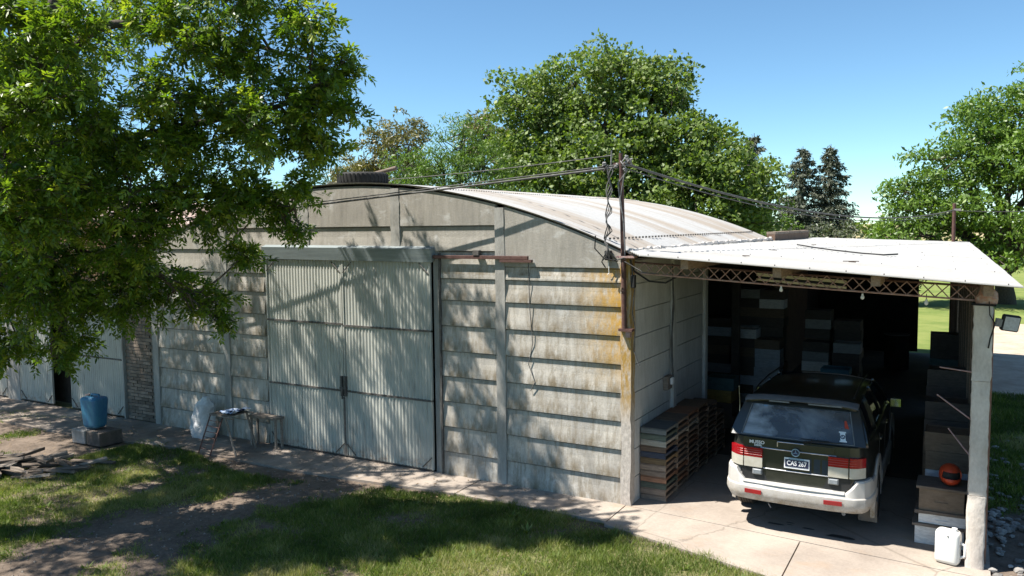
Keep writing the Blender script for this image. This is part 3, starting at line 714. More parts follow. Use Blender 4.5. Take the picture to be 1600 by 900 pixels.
AX = (1.0, 3.42)
# lower body shell
sta = sorted(set([.07, .10, .16, .28, .45, .55, .62, .72, .85, 1.0, 1.15, 1.28, 1.38, 1.46, 1.6, 1.9, 2.3, 2.7, 2.95, 2.98, 3.04, 3.14, 3.27, 3.42, 3.57, 3.7, 3.8, 3.86, 4.0, 4.15, 4.27, 4.33]))
def hw(y): return float(np.interp(y, [.07, .10, .16, .3, .6, 1.0, 1.6, 3.0, 3.5, 4.0, 4.2, 4.33], [.60, .70, .755, .80, .828, .838, .842, .84, .825, .77, .70, .60]))
def belt(y): return float(np.interp(y, [0, 2.9, 3.15, 3.9, 4.25, 4.33], [1.14, 1.12, 1.05, .96, .86, .78]))
def arch(y):
    z = .40
    for a_ in AX:
        d = abs(y - a_)
        if d < .41: z = max(z, .345 + math.sqrt(.41 ** 2 - d * d))
    return z
m = MB(); P = []; K = 0
for y in sta:
    b = belt(y); zb = arch(y); w = hw(y); ring = []
    for fz, fw in [(.40, .955), (.50, .985), (.66, 1.0), (.82, 1.0), (.98, .985), (1.0, .955)]:
        z = b if fz == 1.0 else fz; z = min(z, b)
        if fz != 1.0: z = max(min(z, b - .02), zb + (fz - .4) * .02)
        ring.append((w * fw, z))
    ring.append((w * .90, b + .012)); ring.append((w * .5, b + (.035 if y > 3 else .012)))
    full = [(-x, y, z) for x, z in ring] + [(x, y, z) for x, z in ring[::-1]]; K = len(full); P += full
fs = []
for i in range(len(sta) - 1):
    for q in range(K): fs.append((i * K + q, i * K + (q + 1) % K, (i + 1) * K + (q + 1) % K, (i + 1) * K + q))
fs += [tuple(range(K)), tuple((len(sta) - 1) * K + q for q in range(K))[::-1]]
m.add(P, fs); body = m.obj('body', M['paint'], CAR, smooth=32)
# cabin: pillars, windows, roof
def side(sx, u, v, off=0):
    yb = .15 + u * 2.95; yt = .42 + u * 2.10; xb, xt = .775, .625; zb, zt = 1.145, 1.545 + .03 * math.sin(u * 3.14)
    bulge = .018 * math.sin(v * 3.14)
    return (sx * (xb + (xt - xb) * v + bulge + off), yb + (yt - yb) * v, zb + (zt - zb) * v)
for sx in (-1, 1):
    for u0, u1, nm in [(0, .075, 'pillar'), (.33, .36, 'pillar'), (.63, .66, 'pillar'), (.955, 1.0, 'pillar')]:
        m = MB(); m.grid(lambda u, v: side(sx, u, v, .004), np.linspace(u0, u1, 3), np.linspace(0, 1, 6)); o = m.obj(nm, M['paint'], CAR, smooth=40)
        sd = o.modifiers.new('t', 'SOLIDIFY'); sd.thickness = .03; sd.offset = 0
    for u0, u1 in [(.075, .33), (.36, .63), (.66, .955)]:
        m = MB(); m.grid(lambda u, v: side(sx, u, v, -.006), np.linspace(u0, u1, 3), np.linspace(.03, .97, 6)); m.obj('side_window', M['sideglass'], CAR, smooth=40)
def rear(s, v, off=0):
    xb, xt = .70, .60; yb, yt = .118, .40; return (s * (xb + (xt - xb) * v), yb + (yt - yb) * v - off - .03 * (1 - s * s), 1.15 + .395 * v)
# tailgate frame around the glass
m = MB()
for a0, a1, b0, b1 in [(-1.1, -.92, 0, 1), (.92, 1.1, 0, 1)]: m.grid(lambda s, v: rear(s, v, .006), np.linspace(a0, a1, 3), np.linspace(b0, b1, 6))
m.grid(lambda s, v: rear(s, v, .006), np.linspace(-.92, .92, 9), [0, .03, .05]); m.grid(lambda s, v: rear(s, v, .006), np.linspace(-.92, .92, 9), [.90, .95, 1.0])
o = m.obj('tailgate_frame', M['paint'], CAR, smooth=40); sd = o.modifiers.new('t', 'SOLIDIFY'); sd.thickness = .02; sd.offset = 0
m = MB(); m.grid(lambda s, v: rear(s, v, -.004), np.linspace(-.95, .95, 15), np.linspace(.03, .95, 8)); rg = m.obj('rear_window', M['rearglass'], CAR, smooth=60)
m = MB(); m.tube([rear(s, .045, .018) for s in np.linspace(-.93, .93, 9)], .006, 5)
for s_ in (-.93, .93): m.tube([rear(s_, v, .018) for v in np.linspace(.045, .9, 5)], .006, 5)
m.obj('window_seal', M['trim'], rg)
# roof skin
def roofz(y): return float(np.interp(y, [.38, .7, 1.2, 1.9, 2.3, 2.56], [1.575, 1.592, 1.605, 1.585, 1.56, 1.53]))
m = MB(); m.grid(lambda x, y: (x * (.645 if y < 2.4 else .63), y, roofz(y) + .012 - .055 * abs(x) ** 3.2), np.linspace(-1, 1, 15), [.36, .5, .8, 1.2, 1.6, 2.0, 2.3, 2.45, 2.56])
o = m.obj('car_roof', M['paint'], CAR, smooth=60); sd = o.modifiers.new('t', 'SOLIDIFY'); sd.thickness = .025
m = MB(); m.grid(lambda s, v: (s * (.74 - .13 * v), 3.12 - .58 * v + .06 * (1 - s * s) * (1 - v), 1.10 + .45 * v), np.linspace(-1, 1, 9), np.linspace(0, 1, 5)); m.obj('windscreen', M['sideglass'], CAR, smooth=60)
m = MB(); m.tube([(s * .63, 2.50 - .03 * s * s, roofz(2.5) + .03 - .05 * abs(s) ** 3) for s in np.linspace(-.5, 1, 9)], .009, 5); m.obj('roof_trim', M['chrome'], CAR)
for sx in (-1, 1):
    m = MB(); m.tube([(sx * .585, .6, 1.62), (sx * .59, .8, 1.655), (sx * .59, 1.5, 1.675), (sx * .59, 2.2, 1.65), (sx * .585, 2.38, 1.61)], .012, 6); m.obj('roof_rail', M['blacktrim'], CAR, smooth=60)
# spoiler
m = MB(); P = []; ss = np.linspace(-1, 1, 15)
for s in ss:
    x = s * .655; d = .06 * abs(s) ** 4; y0 = .285 + d * .6
    P += [(x, y0, 1.585 - d * .7), (x, y0 + .02, 1.605 - d * .7), (x, y0 + .15, 1.622 - d * .6), (x, y0 + .16, 1.60 - d), (x, y0 + .03, 1.57 - d * .7)]
fs = [(i * 5 + q, i * 5 + (q + 1) % 5, i * 5 + 5 + (q + 1) % 5, i * 5 + 5 + q) for i in range(14) for q in range(5)] + [(0, 1, 2, 3, 4), (70, 74, 73, 72, 71)]
m.add(P, fs); sp = m.obj('spoiler', pm('grey_spoiler', (.16, .16, .165), (.11, .11, .115), 9, .4, .05), CAR, smooth=40)  # mottled mid-grey over the whole spoiler
for x0, x1 in ((-.36, -.12), (.1, .48)): MB().box((x0, .30, 1.555), (x1, .315, 1.572)).obj('spoiler_slot', M['trim'], sp)
# tailgate panel below the glass
def tg(x, z): return .075 + .018 * (1.14 - z) - .028 * (1 - (x / .75) ** 2)
m = MB(); m.grid(lambda x, z: (x, tg(x, z) - .012, z), np.linspace(-.60, .60, 13), [.60, .66, .76, .84, .95, 1.03, 1.09, 1.148]); o = m.obj('tailgate', M['paint'], CAR, smooth=60)
sd = o.modifiers.new('t', 'SOLIDIFY'); sd.thickness = .008; sd.offset = 0
m = MB(); m.grid(lambda x, z: (x, tg(x, z) - .03, z), np.linspace(-.20, .44, 9), [1.065, 1.08, 1.12, 1.135]); o = m.obj('tailgate_garnish', M['paint'], CAR, smooth=60)
sd = o.modifiers.new('t', 'SOLIDIFY'); sd.thickness = .012; sd.offset = 0
m = MB(); m.tube([(-.2, tg(-.2, 1.07) - .035, 1.13), (-.2, tg(-.2, 1.07) - .035, 1.075)], .006, 5); m.tube([(-.2, tg(-.2, 1.13) - .033, 1.134), (.1, tg(.1, 1.13) - .033, 1.137)], .006, 5); m.obj('garnish_edge', M['chrome'], CAR)
for z, x0, x1 in [(1.035, -.40, .46), (.785, -.37, .39)]:
    MB().tube([(x, tg(x, z) - .018, z) for x in np.linspace(x0, x1, 9)], .007, 5).obj('chrome_strip', M['chrome'], CAR)
m = MB(); m.grid(lambda x, z: (x, tg(x, z) - .016, z), np.linspace(.17, .385, 4), [.80, .97]); m.obj('plate_recess', pm('blue_black_recess', (.02, .035, .055), (.025, .04, .06), 5, .3, 0), CAR)
MB().box((-.62, .045, .58), (.62, .075, .775)).obj('lower_tailgate_dirt_strip', M['blacktrim'], CAR)
# taillights
for sx in (-1, 1):
    for nm, xa, xb in (('inner', .375, .592), ('outer', .602, .752)):
        li = bpy.data.objects.new('taillight', None); COL.objects.link(li); li.parent = CAR
        fy = (lambda x, z: tg(x, z) - .022) if nm == 'inner' else (lambda x, z: tg(x, z) - .022 + .10 * ((abs(x) - .602) / .15) ** 2)
        for z0, z1, mt, pn in ((.915, 1.028, 'red', 'red_lens'), (.79, .913, 'cream', 'clear_lens')):
            m = MB(); m.grid(lambda x, z: (sx * x, fy(x, z), z), np.linspace(xa, xb, 5), [z0, z1]); o = m.obj(pn, M[mt], li, smooth=60)
            sd = o.modifiers.new('t', 'SOLIDIFY'); sd.thickness = .05; sd.offset = 1 if sx < 0 else 1; sd.offset = 0
        for z in (.943, .971, .999):
            MB().tube([(sx * x, fy(x, z) - .026, z) for x in np.linspace(xa + .004, xb - .004, 5)], .0035, 4).obj('lens_rib', pm('rib_pink', (.38, .09, .09), (.3, .06, .06), 5, .4, 0) if 'rib_pink' not in bpy.data.materials else bpy.data.materials['rib_pink'], li)
    MB().box((sx * .385 - (.10 if sx < 0 else 0), .012, .705), (sx * .385 + (.10 if sx > 0 else 0), .05, .765)).obj('reversing_lamp', M['lampglass'], CAR, bevel=.008)
    MB().box((sx * .376 - (.118 if sx < 0 else 0), .02, .697), (sx * .376 + (.118 if sx > 0 else 0), .055, .773)).obj('lamp_surround', M['trim'], CAR, bevel=.008)
# number plate
pl = bpy.data.objects.new('number_plate', None); COL.objects.link(pl); pl.parent = CAR; pl.location = (.025, tg(0, .89) - .03, .892); pl.rotation_euler.x = math.radians(-2)
MB().box((-.145, -.004, -.065), (.145, .002, .065)).obj('plate_frame', M['whitepaint'], pl, bevel=.006)
MB().box((-.132, -.008, -.042), (.132, -.003, .045)).obj('plate_face', M['plateblack'], pl)
MB().box((-.09, -.010, .046), (.085, -.004, .060)).obj('plate_band', M['emblem'], pl)
def text(s, size, mat, par, loc, rot=(math.pi / 2, 0, 0), name='lettering', ext=.002, sx=1, bold=0, al='CENTER'):
    cu = bpy.data.curves.new('t', 'FONT'); cu.body = s; cu.size = size; cu.extrude = ext; cu.align_x = al; cu.align_y = 'CENTER'; cu.offset = bold
    o = bpy.data.objects.new('t', cu); COL.objects.link(o)
    me = bpy.data.meshes.new_from_object(o.evaluated_get(bpy.context.evaluated_depsgraph_get())); bpy.data.objects.remove(o); me.materials.clear(); me.materials.append(mat)
    q = link(name, me, par); q.location = loc; q.rotation_euler = rot; q.scale = (sx, 1, 1); return q
text('CAS 267', .078, M['whitepaint'], pl, (0, -.010, .001), sx=.80, bold=.0012)
text('MUSSO', .056, M['whitepaint'], CAR, (-.445, tg(.45, 1.09) - .018, 1.095), sx=1.0, bold=.001, name='badge_lettering')
text('DIESEL', .032, M['whitepaint'], CAR, (-.43, tg(.45, 1.05) - .02, 1.058), sx=1.0, bold=.001, name='badge_lettering')
# round three-pointed badge
bd = bpy.data.objects.new('badge', None); COL.objects.link(bd); bd.parent = CAR; bd.location = (.015, tg(0, 1.03) - .05, 1.035)
Rx = Matrix.Rotation(math.pi / 2, 4, 'X')
MB().lathe([(.001, 0), (.048, 0), (.048, .012), (.001, .012)], 24, Rx).obj('badge_disc', M['plateblack'], bd)
MB().lathe([(.038, .012), (.048, .012), (.048, .020), (.038, .020)], 24, Rx, closed=True).obj('badge_ring', M['emblem'], bd)
m = MB()
for a_ in (90, 210, 330):
    c_, s_ = math.cos(math.radians(a_)), math.sin(math.radians(a_))
    m.add([(c_ * .04, -.018, s_ * .04), (-s_ * .008, -.014, c_ * .008), (s_ * .008, -.014, -c_ * .008), (0, -.022, 0)], [(0, 1, 3), (0, 3, 2), (1, 2, 3), (0, 2, 1)])
m.obj('badge_star', M['emblem'], bd)
# wiper
m = MB(); m.tube([(.10, .03, 1.165), (.18, .02, 1.185), (.52, .055, 1.19)], [.012, .009, .006], 5); m.tube([(.06, .035, 1.20), (.38, .045, 1.198)], .006, 5); m.tube([(.17, .015, 1.15), (.19, .03, 1.21)], .008, 5); m.obj('wiper', M['black'], CAR)
# stickers on the glass
def onglass(s, v, off=.008): return rear(s, v, off)
m = MB(); m.grid(lambda s, v: onglass(s, v), [.70, .815], [.10, .135]); m.grid(lambda s, v: onglass(s, v), [.70, .815], [.335, .37]); m.grid(lambda s, v: onglass(s, v), [.715, .80], [.135, .335]); st_ = m.obj('round_sticker', M['whitepaint'], CAR)
c0 = Vector(onglass(.757, .235, .0105)); m = MB(); q = 18; ex = Vector((1, 0, 0)); ey = Vector((0, .28, .395)).normalized()
for r0, r1 in ((.016, .027),):
    vs = [c0 + (ex * math.cos(a_) + ey * math.sin(a_)) * r for a_ in [2 * math.pi * i / q for i in range(q)] for r in (r0, r1)]
    m.add(vs, [(2 * i, 2 * i + 1, (2 * i + 3) % (2 * q), (2 * i + 2) % (2 * q)) for i in range(q)])
m.add([c0 + ex * -.012 + ey * .012, c0 + ex * -.006 + ey * .016, c0 + ex * .013 + ey * -.010, c0 + ex * .007 + ey * -.015], [(0, 1, 2, 3)]); m.obj('sticker_ring', M['plateblack'], st_)
m = MB(); m.add([onglass(.80, .46), onglass(.875, .44), onglass(.84, .66), onglass(.81, .65)], [(0, 1, 2, 3)]); m.obj('orange_sticker', M['orange'], CAR)
m = MB(); m.grid(lambda s, v: onglass(s, v), [-.70, -.62], [.84, .88]); m.obj('window_label', M['emblem'], CAR)
# antenna, mirrors
m = MB(); m.tube([(-.80, .62, 1.12), (-.79, .63, 1.4), (-.80, .62, 1.64)], [.006, .004, .003], 5); m.lathe([(.001, 0), (.008, 0), (.008, .012), (.001, .012)], 8, Matrix.Translation((-.80, .62, 1.64))); m.obj('antenna', M['chrome'], CAR)
for sx in (-1, 1):
    m = MB(); m.box((sx * .93 - .08, 2.62, 1.13), (sx * .93 + .08, 2.70, 1.27)); o = m.obj('wing_mirror', M['paint'], CAR, bevel=.025, seg=2)
    MB().box((sx * .93 - .065, 2.608, 1.145), (sx * .93 + .065, 2.619, 1.255)).obj('mirror_glass', pm('mirror_silver', (.5, .55, .62), (.45, .5, .58), 4, .08, 0, metal=1) if sx < 0 else bpy.data.materials['mirror_silver'], o)
    for y in (1.25, 2.2): MB().box((sx * .845 - .012, y, .99), (sx * .845 + .012, y + .16, 1.015)).obj('door_handle', M['chrome'], CAR, bevel=.006)
    for y in (1.08, 1.98, 2.9): MB().box((sx * .842 - .003, y, .45 if y > 1.4 else .80), (sx * .842 + .003, y + .006, 1.12)).obj('door_gap', M['blacktrim'], CAR)
# bumper: profile swept round the tail
path = [(-.848, .60), (-.84, .35), (-.815, .18), (-.765, .075), (-.66, .01), (-.4, -.02), (0, -.032), (.4, -.02), (.66, .01), (.765, .075), (.815, .18), (.84, .35), (.848, .60)]
m = MB(); P = []; npf = 9
pth = []
for i in range(len(path) - 1):
    for q in range(3): pth.append(tuple(np.array(path[i]) * (1 - q / 3) + np.array(path[i + 1]) * q / 3))
pth.append(path[-1])
for i, (x, y) in enumerate(pth):
    a_ = Vector(pth[max(i - 1, 0)]); b_ = Vector(pth[min(i + 1, len(pth) - 1)]); t_ = (b_ - a_).normalized(); nn = Vector((t_.y, -t_.x))
    zt = .615 + .150 * float(np.clip((abs(x) - .60) / .10, 0, 1))
    zt = zt if y < .35 else zt - .05
    for off, z in [(-.10, zt), (-.012, zt), (.0, zt - .02), (.006, .57), (.018, .555), (.022, .48), (.010, .44), (-.02, .385), (-.10, .38)]:
        P.append((x + nn.x * off, y + nn.y * off, z))
nq = len(pth)
m.add(P, [(i * npf + q, i * npf + (q + 1) % npf, (i + 1) * npf + (q + 1) % npf, (i + 1) * npf + q) for i in range(nq - 1) for q in range(npf)] + [tuple(range(npf)), tuple((nq - 1) * npf + q for q in range(npf))])
bp = m.obj('rear_bumper', M['bumper'], CAR, smooth=28)
m = MB(); P = []
for x in np.linspace(-.60, .56, 9):
    yb = -.042 + .042 * (x / .66) ** 2; P += [(x, yb - .002, .605), (x, yb + .012, .622), (x, yb + .10, .628), (x, yb + .10, .605)]
m.add(P, [(i * 4 + q, i * 4 + (q + 1) % 4, i * 4 + 4 + (q + 1) % 4, i * 4 + 4 + q) for i in range(8) for q in range(4)] + [(0, 1, 2, 3), (32, 35, 34, 33)]); m.obj('bumper_step_pad', pm('grey_step_pad', (.42, .41, .39), (.28, .27, .25), 18, .7, .2), bp)
for x0, x1 in ((-.57, -.37), (.34, .54)):
    m = MB(); m.grid(lambda x, z: (x, -.042 + .042 * (x / .66) ** 2 - .026 - .004 * (z > .5), z), np.linspace(x0, x1, 4), [.475, .525]); o = m.obj('reflector', M['red'], bp); sd = o.modifiers.new('t', 'SOLIDIFY'); sd.thickness = .012
# flares and skirt
for sx in (-1, 1):
    for ya in AX:
        m = MB(); P = []; aa = np.linspace(-15, 195, 22)
        for a_ in aa:
            for r_, xo in ((.415, .80), (.415, .850), (.455, .857), (.515, .848), (.53, .80)):
                P.append((sx * xo, ya + r_ * math.cos(math.radians(a_)), .345 + r_ * math.sin(math.radians(a_))))
        m.add(P, [(i * 5 + q, i * 5 + q + 1, i * 5 + 6 + q, i * 5 + 5 + q) for i in range(21) for q in range(4)]); m.obj('wheel_flare', M['bumper'], CAR, smooth=40)
    MB().box((sx * .835 - .03, 1.40, .36), (sx * .835 + .03, 3.0, .56)).obj('side_skirt', M['bumper'], CAR, bevel=.012)
# wheels
def wheel(x, y, sx):
    w = bpy.data.objects.new('wheel', None); COL.objects.link(w); w.parent = CAR; w.location = (x, y, .335); w.rotation_euler = (0, sx * math.pi / 2, 0)
    m = MB(); prof = [(.20, -.10), (.27, -.115), (.318, -.105), (.332, -.085)]
    for k in range(5):
        z = -.07 + k * .035; prof += [(.335, z - .012), (.335, z + .010), (.325, z + .012), (.325, z + .021)]
    prof = prof[:-2] + [(.332, .085), (.318, .105), (.27, .115), (.20, .10)]
    m.lathe(prof, 40); m.obj('tyre', pm('dusty_tyre', (.035, .032, .028), (.10, .085, .065), 14, .9, .3) if 'dusty_tyre' not in bpy.data.materials else bpy.data.materials['dusty_tyre'], w, smooth=30)
    m = MB(); m.lathe([(.001, .06), (.06, .07), (.07, .05), (.17, .055), (.195, .10), (.205, .10), (.205, -.10), (.001, -.08)], 24)
    m.obj('rim', M['trim'], w, smooth=30)
    m = MB()
    for k in range(5):
        a_ = k * 2 * math.pi / 5; c_, s_ = math.cos(a_), math.sin(a_)
        m.add([(c_ * .05 - s_ * .03, s_ * .05 + c_ * .03, .075), (c_ * .05 + s_ * .03, s_ * .05 - c_ * .03, .075), (c_ * .19 + s_ * .02, s_ * .19 - c_ * .02, .088), (c_ * .19 - s_ * .02, s_ * .19 + c_ * .02, .088)], [(0, 1, 2, 3)])
    m.obj('spokes', M['chrome'], w)
for sx in (-1, 1):
    for ya in AX: wheel(sx * .735, ya, sx)
MB().box((-.62, .98, .30), (.62, 1.04, .37)).obj('rear_axle', M['blacktrim'], CAR)
MB().box((-.70, .12, .40), (.70, 3.9, .52)).obj('underbody', M['blacktrim'], CAR)
m = MB(); m.grid(lambda x, z: (x, .60 - (z - .1) * .12, z), [.66, .87], [.13, .25, .40]); o = m.obj('mud_flap', pm('dusty_flap', (.12, .105, .09), (.22, .18, .14), 9, .85, .2), CAR); sd = o.modifiers.new('t', 'SOLIDIFY'); sd.thickness = .01
m = MB(); m.tube([(-.33, .3, .40), (-.32, .12, .37), (-.30, .06, .34), (-.27, .05, .30)], .008, 5); m.tube([(.52, .5, .36), (.55, .05, .36)], .022, 8); m.obj('exhaust_pipe', M['trim'], CAR)
MB().box((-.6, 4.2, .55), (.6, 4.36, .75)).obj('front_bumper', M['bumper'], CAR, bevel=.04)
# interior: seats, shelf
for x in (-.42, 0, .42): MB().box((x - .19, .95, 1.10), (x + .19, 1.08, 1.32)).obj('rear_seat', M['seat'], CAR, bevel=.04, seg=2)
for x in (-.38, .38):
    MB().box((x - .22, 1.75, 1.10), (x + .22, 1.9, 1.34)).obj('front_seat', M['seat'], CAR, bevel=.04, seg=2); MB().box((x - .11, 1.78, 1.36), (x + .11, 1.88, 1.50)).obj('headrest', M['seat'], CAR, bevel=.03, seg=2)
hat = MB(); hat.lathe([(.001, .07), (.05, .068), (.085, .045), (.10, .01), (.16, .0), (.001, -.002)], 20, Matrix.Translation((2.10, .22, 1.162)) @ Matrix.Diagonal((1, .7, 1.1, 1))); hat.obj('cap', pm('pale_cloth', (.62, .60, .56), (.5, .48, .45), 8, .9, .3), smooth=50)
tag(bpy.data.objects['cap'], 'pale cloth cap lying behind the rear window of the parked car', 'cap')
# ------------------------------------------------------------------ hive trays stacked along the side wall
tray_cols = {'greyblue': (.15, .16, .155), 'cream': (.42, .38, .31), 'grey': (.25, .19, .145), 'navy': (.06, .07, .10), 'rust': (.24, .125, .075), 'green': (.10, .12, .095), 'brown': (.19, .13, .09), 'ochre': (.22, .15, .08)}
for k_, c_ in tray_cols.items(): M['tray_' + k_] = pm('tray_' + k_ + '_paint', c_, tuple(x * .55 for x in c_), 8, .85, .4, st=(1, 6, 6), var=.32)
TW, TL, TH = .36, .50, .082
def tray_meshes(col):
    mt = M['tray_' + col]
    return dict(deck=MB().box((.0, .0, TH - .014), (TW, TL - .01, TH), jit=.002).mesh('deck', mt),
                end=MB().box((.0, -.004, .004), (TW, .014, TH - .016), jit=.002).mesh('end_board', mt),
                lath=MB().box((TW - .02, .016, TH - .036), (TW, TL - .03, TH - .013), jit=.001).mesh('side_lath', mt),
                low=MB().box((TW - .10, .016, .001), (TW - .07, TL - .03, .010)).mesh('floor_lath', mt),
                post=MB().box((TW - .022, TL - .028, .004), (TW + .002, TL - .008, TH - .016)).mesh('corner_block', mt))
TM = {k_: tray_meshes(k_) for k_ in tray_cols}
front = ['grey', 'grey', 'green', 'rust', 'grey', 'grey', 'ochre', 'navy', 'brown', 'cream', 'green', 'greyblue']
pos_word = ['bottom', 'second from the bottom', 'third from the bottom', 'fourth from the bottom', 'fifth from the bottom', 'sixth from the bottom', 'sixth from the top', 'fifth from the top', 'fourth from the top', 'third from the top', 'just below the top', 'topmost']
stacks_word = ['front', 'second', 'third', 'fourth', 'fifth', 'rearmost']
for s_ in range(6):
    nst = 12 if s_ < 4 else 11 if s_ == 4 else 8
    for k_ in range(nst):
        c_ = front[k_] if s_ == 0 else random.choice(['grey', 'brown', 'brown', 'grey', 'rust' if s_ < 3 else 'brown', 'cream' if s_ == 1 and k_ == 9 else 'grey'])
        if s_ in (1, 2) and k_ == 9: c_ = 'cream'
        x0 = .015 + (.0 if s_ else .0) + random.uniform(0, .012); y0 = .30 + s_ * .505 + random.uniform(-.006, .006)
        if s_ == 0: lb = {'green': 'dull green', 'rust': 'reddish brown', 'navy': 'navy blue', 'cream': 'cream', 'ochre': 'ochre brown', 'greyblue': 'blue-grey'}.get(c_, 'weathered grey') + ' wooden hive tray, %s of the stack by the corner column' % pos_word[k_]
        elif c_ == 'cream': lb = 'tray with a cream side lath in the %s stack from the corner column' % stacks_word[s_]
        else: lb = ('weathered brown-grey hive tray, %s in the ' % ['lowest', 'second up', 'third up', 'fourth up', 'fifth up', 'sixth up', 'seventh up', 'eighth up', 'ninth up', 'tenth up', 'eleventh up', 'twelfth up'][k_]) + ('%s stack from the corner column' % stacks_word[s_] if s_ < 5 else 'low rearmost stack')
        t_ = empty('hive_tray', lb, 'tray', (x0, y0, .003 + k_ * .0835), random.uniform(-.022, .022), 'slatted hive trays stacked along the side wall')
        if s_ == 5: t_.location.z = .003 + k_ * .0835
        for nm, key in (('deck', 'deck'), ('end_board', 'end'), ('side_lath', 'lath'), ('floor_lath', 'low'), ('corner_block', 'post')): part(nm, TM[c_][key], t_)
        part('end_board', TM[c_]['end'], t_, (0, TL - .025, 0))
# ------------------------------------------------------------------ bee boxes
bcols = {'white': (.74, .74, .72), 'bluewhite': (.48, .53, .58), 'dark': (.11, .09, .075), 'brown': (.20, .145, .10), 'greybox': (.36, .36, .35), 'greenish': (.10, .17, .17), 'yellow': (.38, .27, .08), 'cyan': (.10, .26, .33)}
for k_, c_ in bcols.items(): M['box_' + k_] = pm('hive_box_%s' % k_, c_, tuple(x * .65 for x in c_), 6, .8, .35, st=(2, 2, 6), var=.1)
BM = {}
def box_meshes(col, W_, D_, H_):
    key = (col, W_, D_, H_)
    if key not in BM:
        mt = M['box_' + col]
        f = MB(); cx = W_ / 2
        # front board with a sunk hand-hold
        f.box((0, 0, 0), (W_, .02, H_ * .42)); f.box((0, 0, H_ * .62), (W_, .02, H_ - .003)); f.box((0, 0, H_ * .42), (cx - .07, .02, H_ * .62)); f.box((cx + .07, 0, H_ * .42), (W_, .02, H_ * .62)); f.box((cx - .07, .010, H_ * .42), (cx + .07, .02, H_ * .62))
        BM[key] = dict(front_board=(f.mesh('front_board', mt), (0, 0, 0)), back_board=(MB().box((0, D_ - .02, 0), (W_, D_, H_ - .003)).mesh('back_board', mt), (0, 0, 0)),
                       side_board=(MB().box((.0, .021, 0), (.02, D_ - .021, H_ - .003)).mesh('side_board', mt), (0, 0, 0)), top_cleat=(MB().box((.021, .021, H_ - .03), (W_ - .021, D_ - .021, H_ - .012)).mesh('frame_tops', mt), (0, 0, 0)))
    return BM[key]
def hive_box(loc, col, label, W_=.50, D_=.42, H_=.195, rz=0, lid=None, group=None):
    b = empty('hive_box', label, 'box', loc, rz, group)
    bm_ = box_meshes(col, W_, D_, H_)
    for nm, (me_, l_) in bm_.items(): part(nm if nm != 'top_cleat' else 'frame_tops', me_, b, l_)
    part('side_board', bm_['side_board'][0], b, (W_ - .02, 0, 0))
    if lid: MB().box((-.03, -.03, H_ - .001), (W_ + .03, D_ + .03, H_ + .03), jit=.003).obj('lid', M['box_' + lid] if 'box_' + lid in M else M[lid], b, bevel=.004)
    return b
hb = 'hive boxes stacked inside the shed'
def column_of(x, y, cols, word, z=.003, H_=.195, rz=0):
    n_ = len(cols)
    for i, c_ in enumerate(cols):
        nm = {'white': 'pale white', 'bluewhite': 'bluish white', 'dark': 'dark', 'brown': 'brown', 'greybox': 'grey', 'greenish': 'green', 'yellow': 'yellow', 'cyan': 'cyan'}[c_]
        rank = 'topmost' if i == n_ - 1 else 'lowest' if i == 0 else ['', 'second', 'third', 'fourth', 'fifth', 'sixth', 'seventh', 'eighth', 'ninth', 'tenth', 'eleventh', 'twelfth'][i] + ' from below'
        hive_box((x + random.uniform(-.02, .02), y + random.uniform(-.02, .02), z + i * H_), c_, '%s hive box, %s in the %s' % (nm, rank, word), rz=rz + random.uniform(-.03, .03), group=hb, H_=H_)
column_of(-.42, 6.9, ['bluewhite', 'dark', 'bluewhite', 'dark', 'dark', 'brown', 'dark', 'white'], 'left stack behind the car')
column_of(.06, 6.85, ['dark', 'bluewhite', 'bluewhite', 'bluewhite', 'bluewhite', 'bluewhite', 'brown'], 'bluish stack behind the car')
column_of(.02, 7.45, ['dark', 'dark', 'dark', 'brown', 'dark', 'dark', 'dark', 'dark', 'dark', 'brown', 'white', 'dark'], 'tallest dark stack at the back')
column_of(1.0, 6.9, ['dark', 'brown', 'greybox', 'brown', 'white', 'greybox', 'dark'], 'stack behind the car roof')
column_of(1.56, 6.95, ['dark', 'dark', 'brown', 'dark', 'dark', 'dark', 'greybox'], 'stack right behind the car')
column_of(-.98, 7.0, ['dark', 'brown', 'dark', 'greybox', 'dark', 'brown', 'dark', 'bluewhite', 'dark'], 'stack left of the pale-topped stack')
column_of(-.45, 7.55, ['dark', 'dark', 'brown', 'dark', 'brown', 'dark', 'dark', 'greybox', 'dark', 'brown', 'dark', 'greybox'], 'stack at the back left')
column_of(.95, 7.5, ['dark', 'dark', 'brown', 'dark', 'dark', 'dark', 'brown', 'dark', 'greybox', 'dark'], 'stack behind the white-box stack')
column_of(1.52, 7.55, ['dark', 'brown', 'dark', 'dark', 'dark', 'brown', 'dark', 'dark', 'dark'], 'stack at the back right')
column_of(-.33, 4.65, ['dark', 'dark', 'yellow', 'greenish'], 'stack behind the hive trays', H_=.23)
hive_box((1.5, 5.9, .003 + .9), 'cyan', 'narrow cyan box resting on the low stack beyond the car', H_=.12, group=hb)
column_of(1.48, 5.88, ['dark', 'brown', 'dark', 'dark'], 'low stack beyond the car', H_=.225)
# right wall stacks
column_of(3.44, 1.05, ['greybox', 'brown', 'bluewhite', 'brown', 'brown'], 'stack behind the orange helmet', H_=.235)
column_of(3.40, 1.75, ['dark', 'brown', 'brown', 'brown', 'dark', 'dark'], 'second stack along right wall', H_=.235)
column_of(3.38, 2.9, ['dark', 'dark', 'brown', 'dark', 'dark', 'dark', 'dark'], 'third stack along right wall', H_=.235)
column_of(3.27, 7.0, ['dark', 'dark', 'dark', 'dark', 'greenish', 'dark', 'dark'], 'stack beside the back doorway', H_=.235)
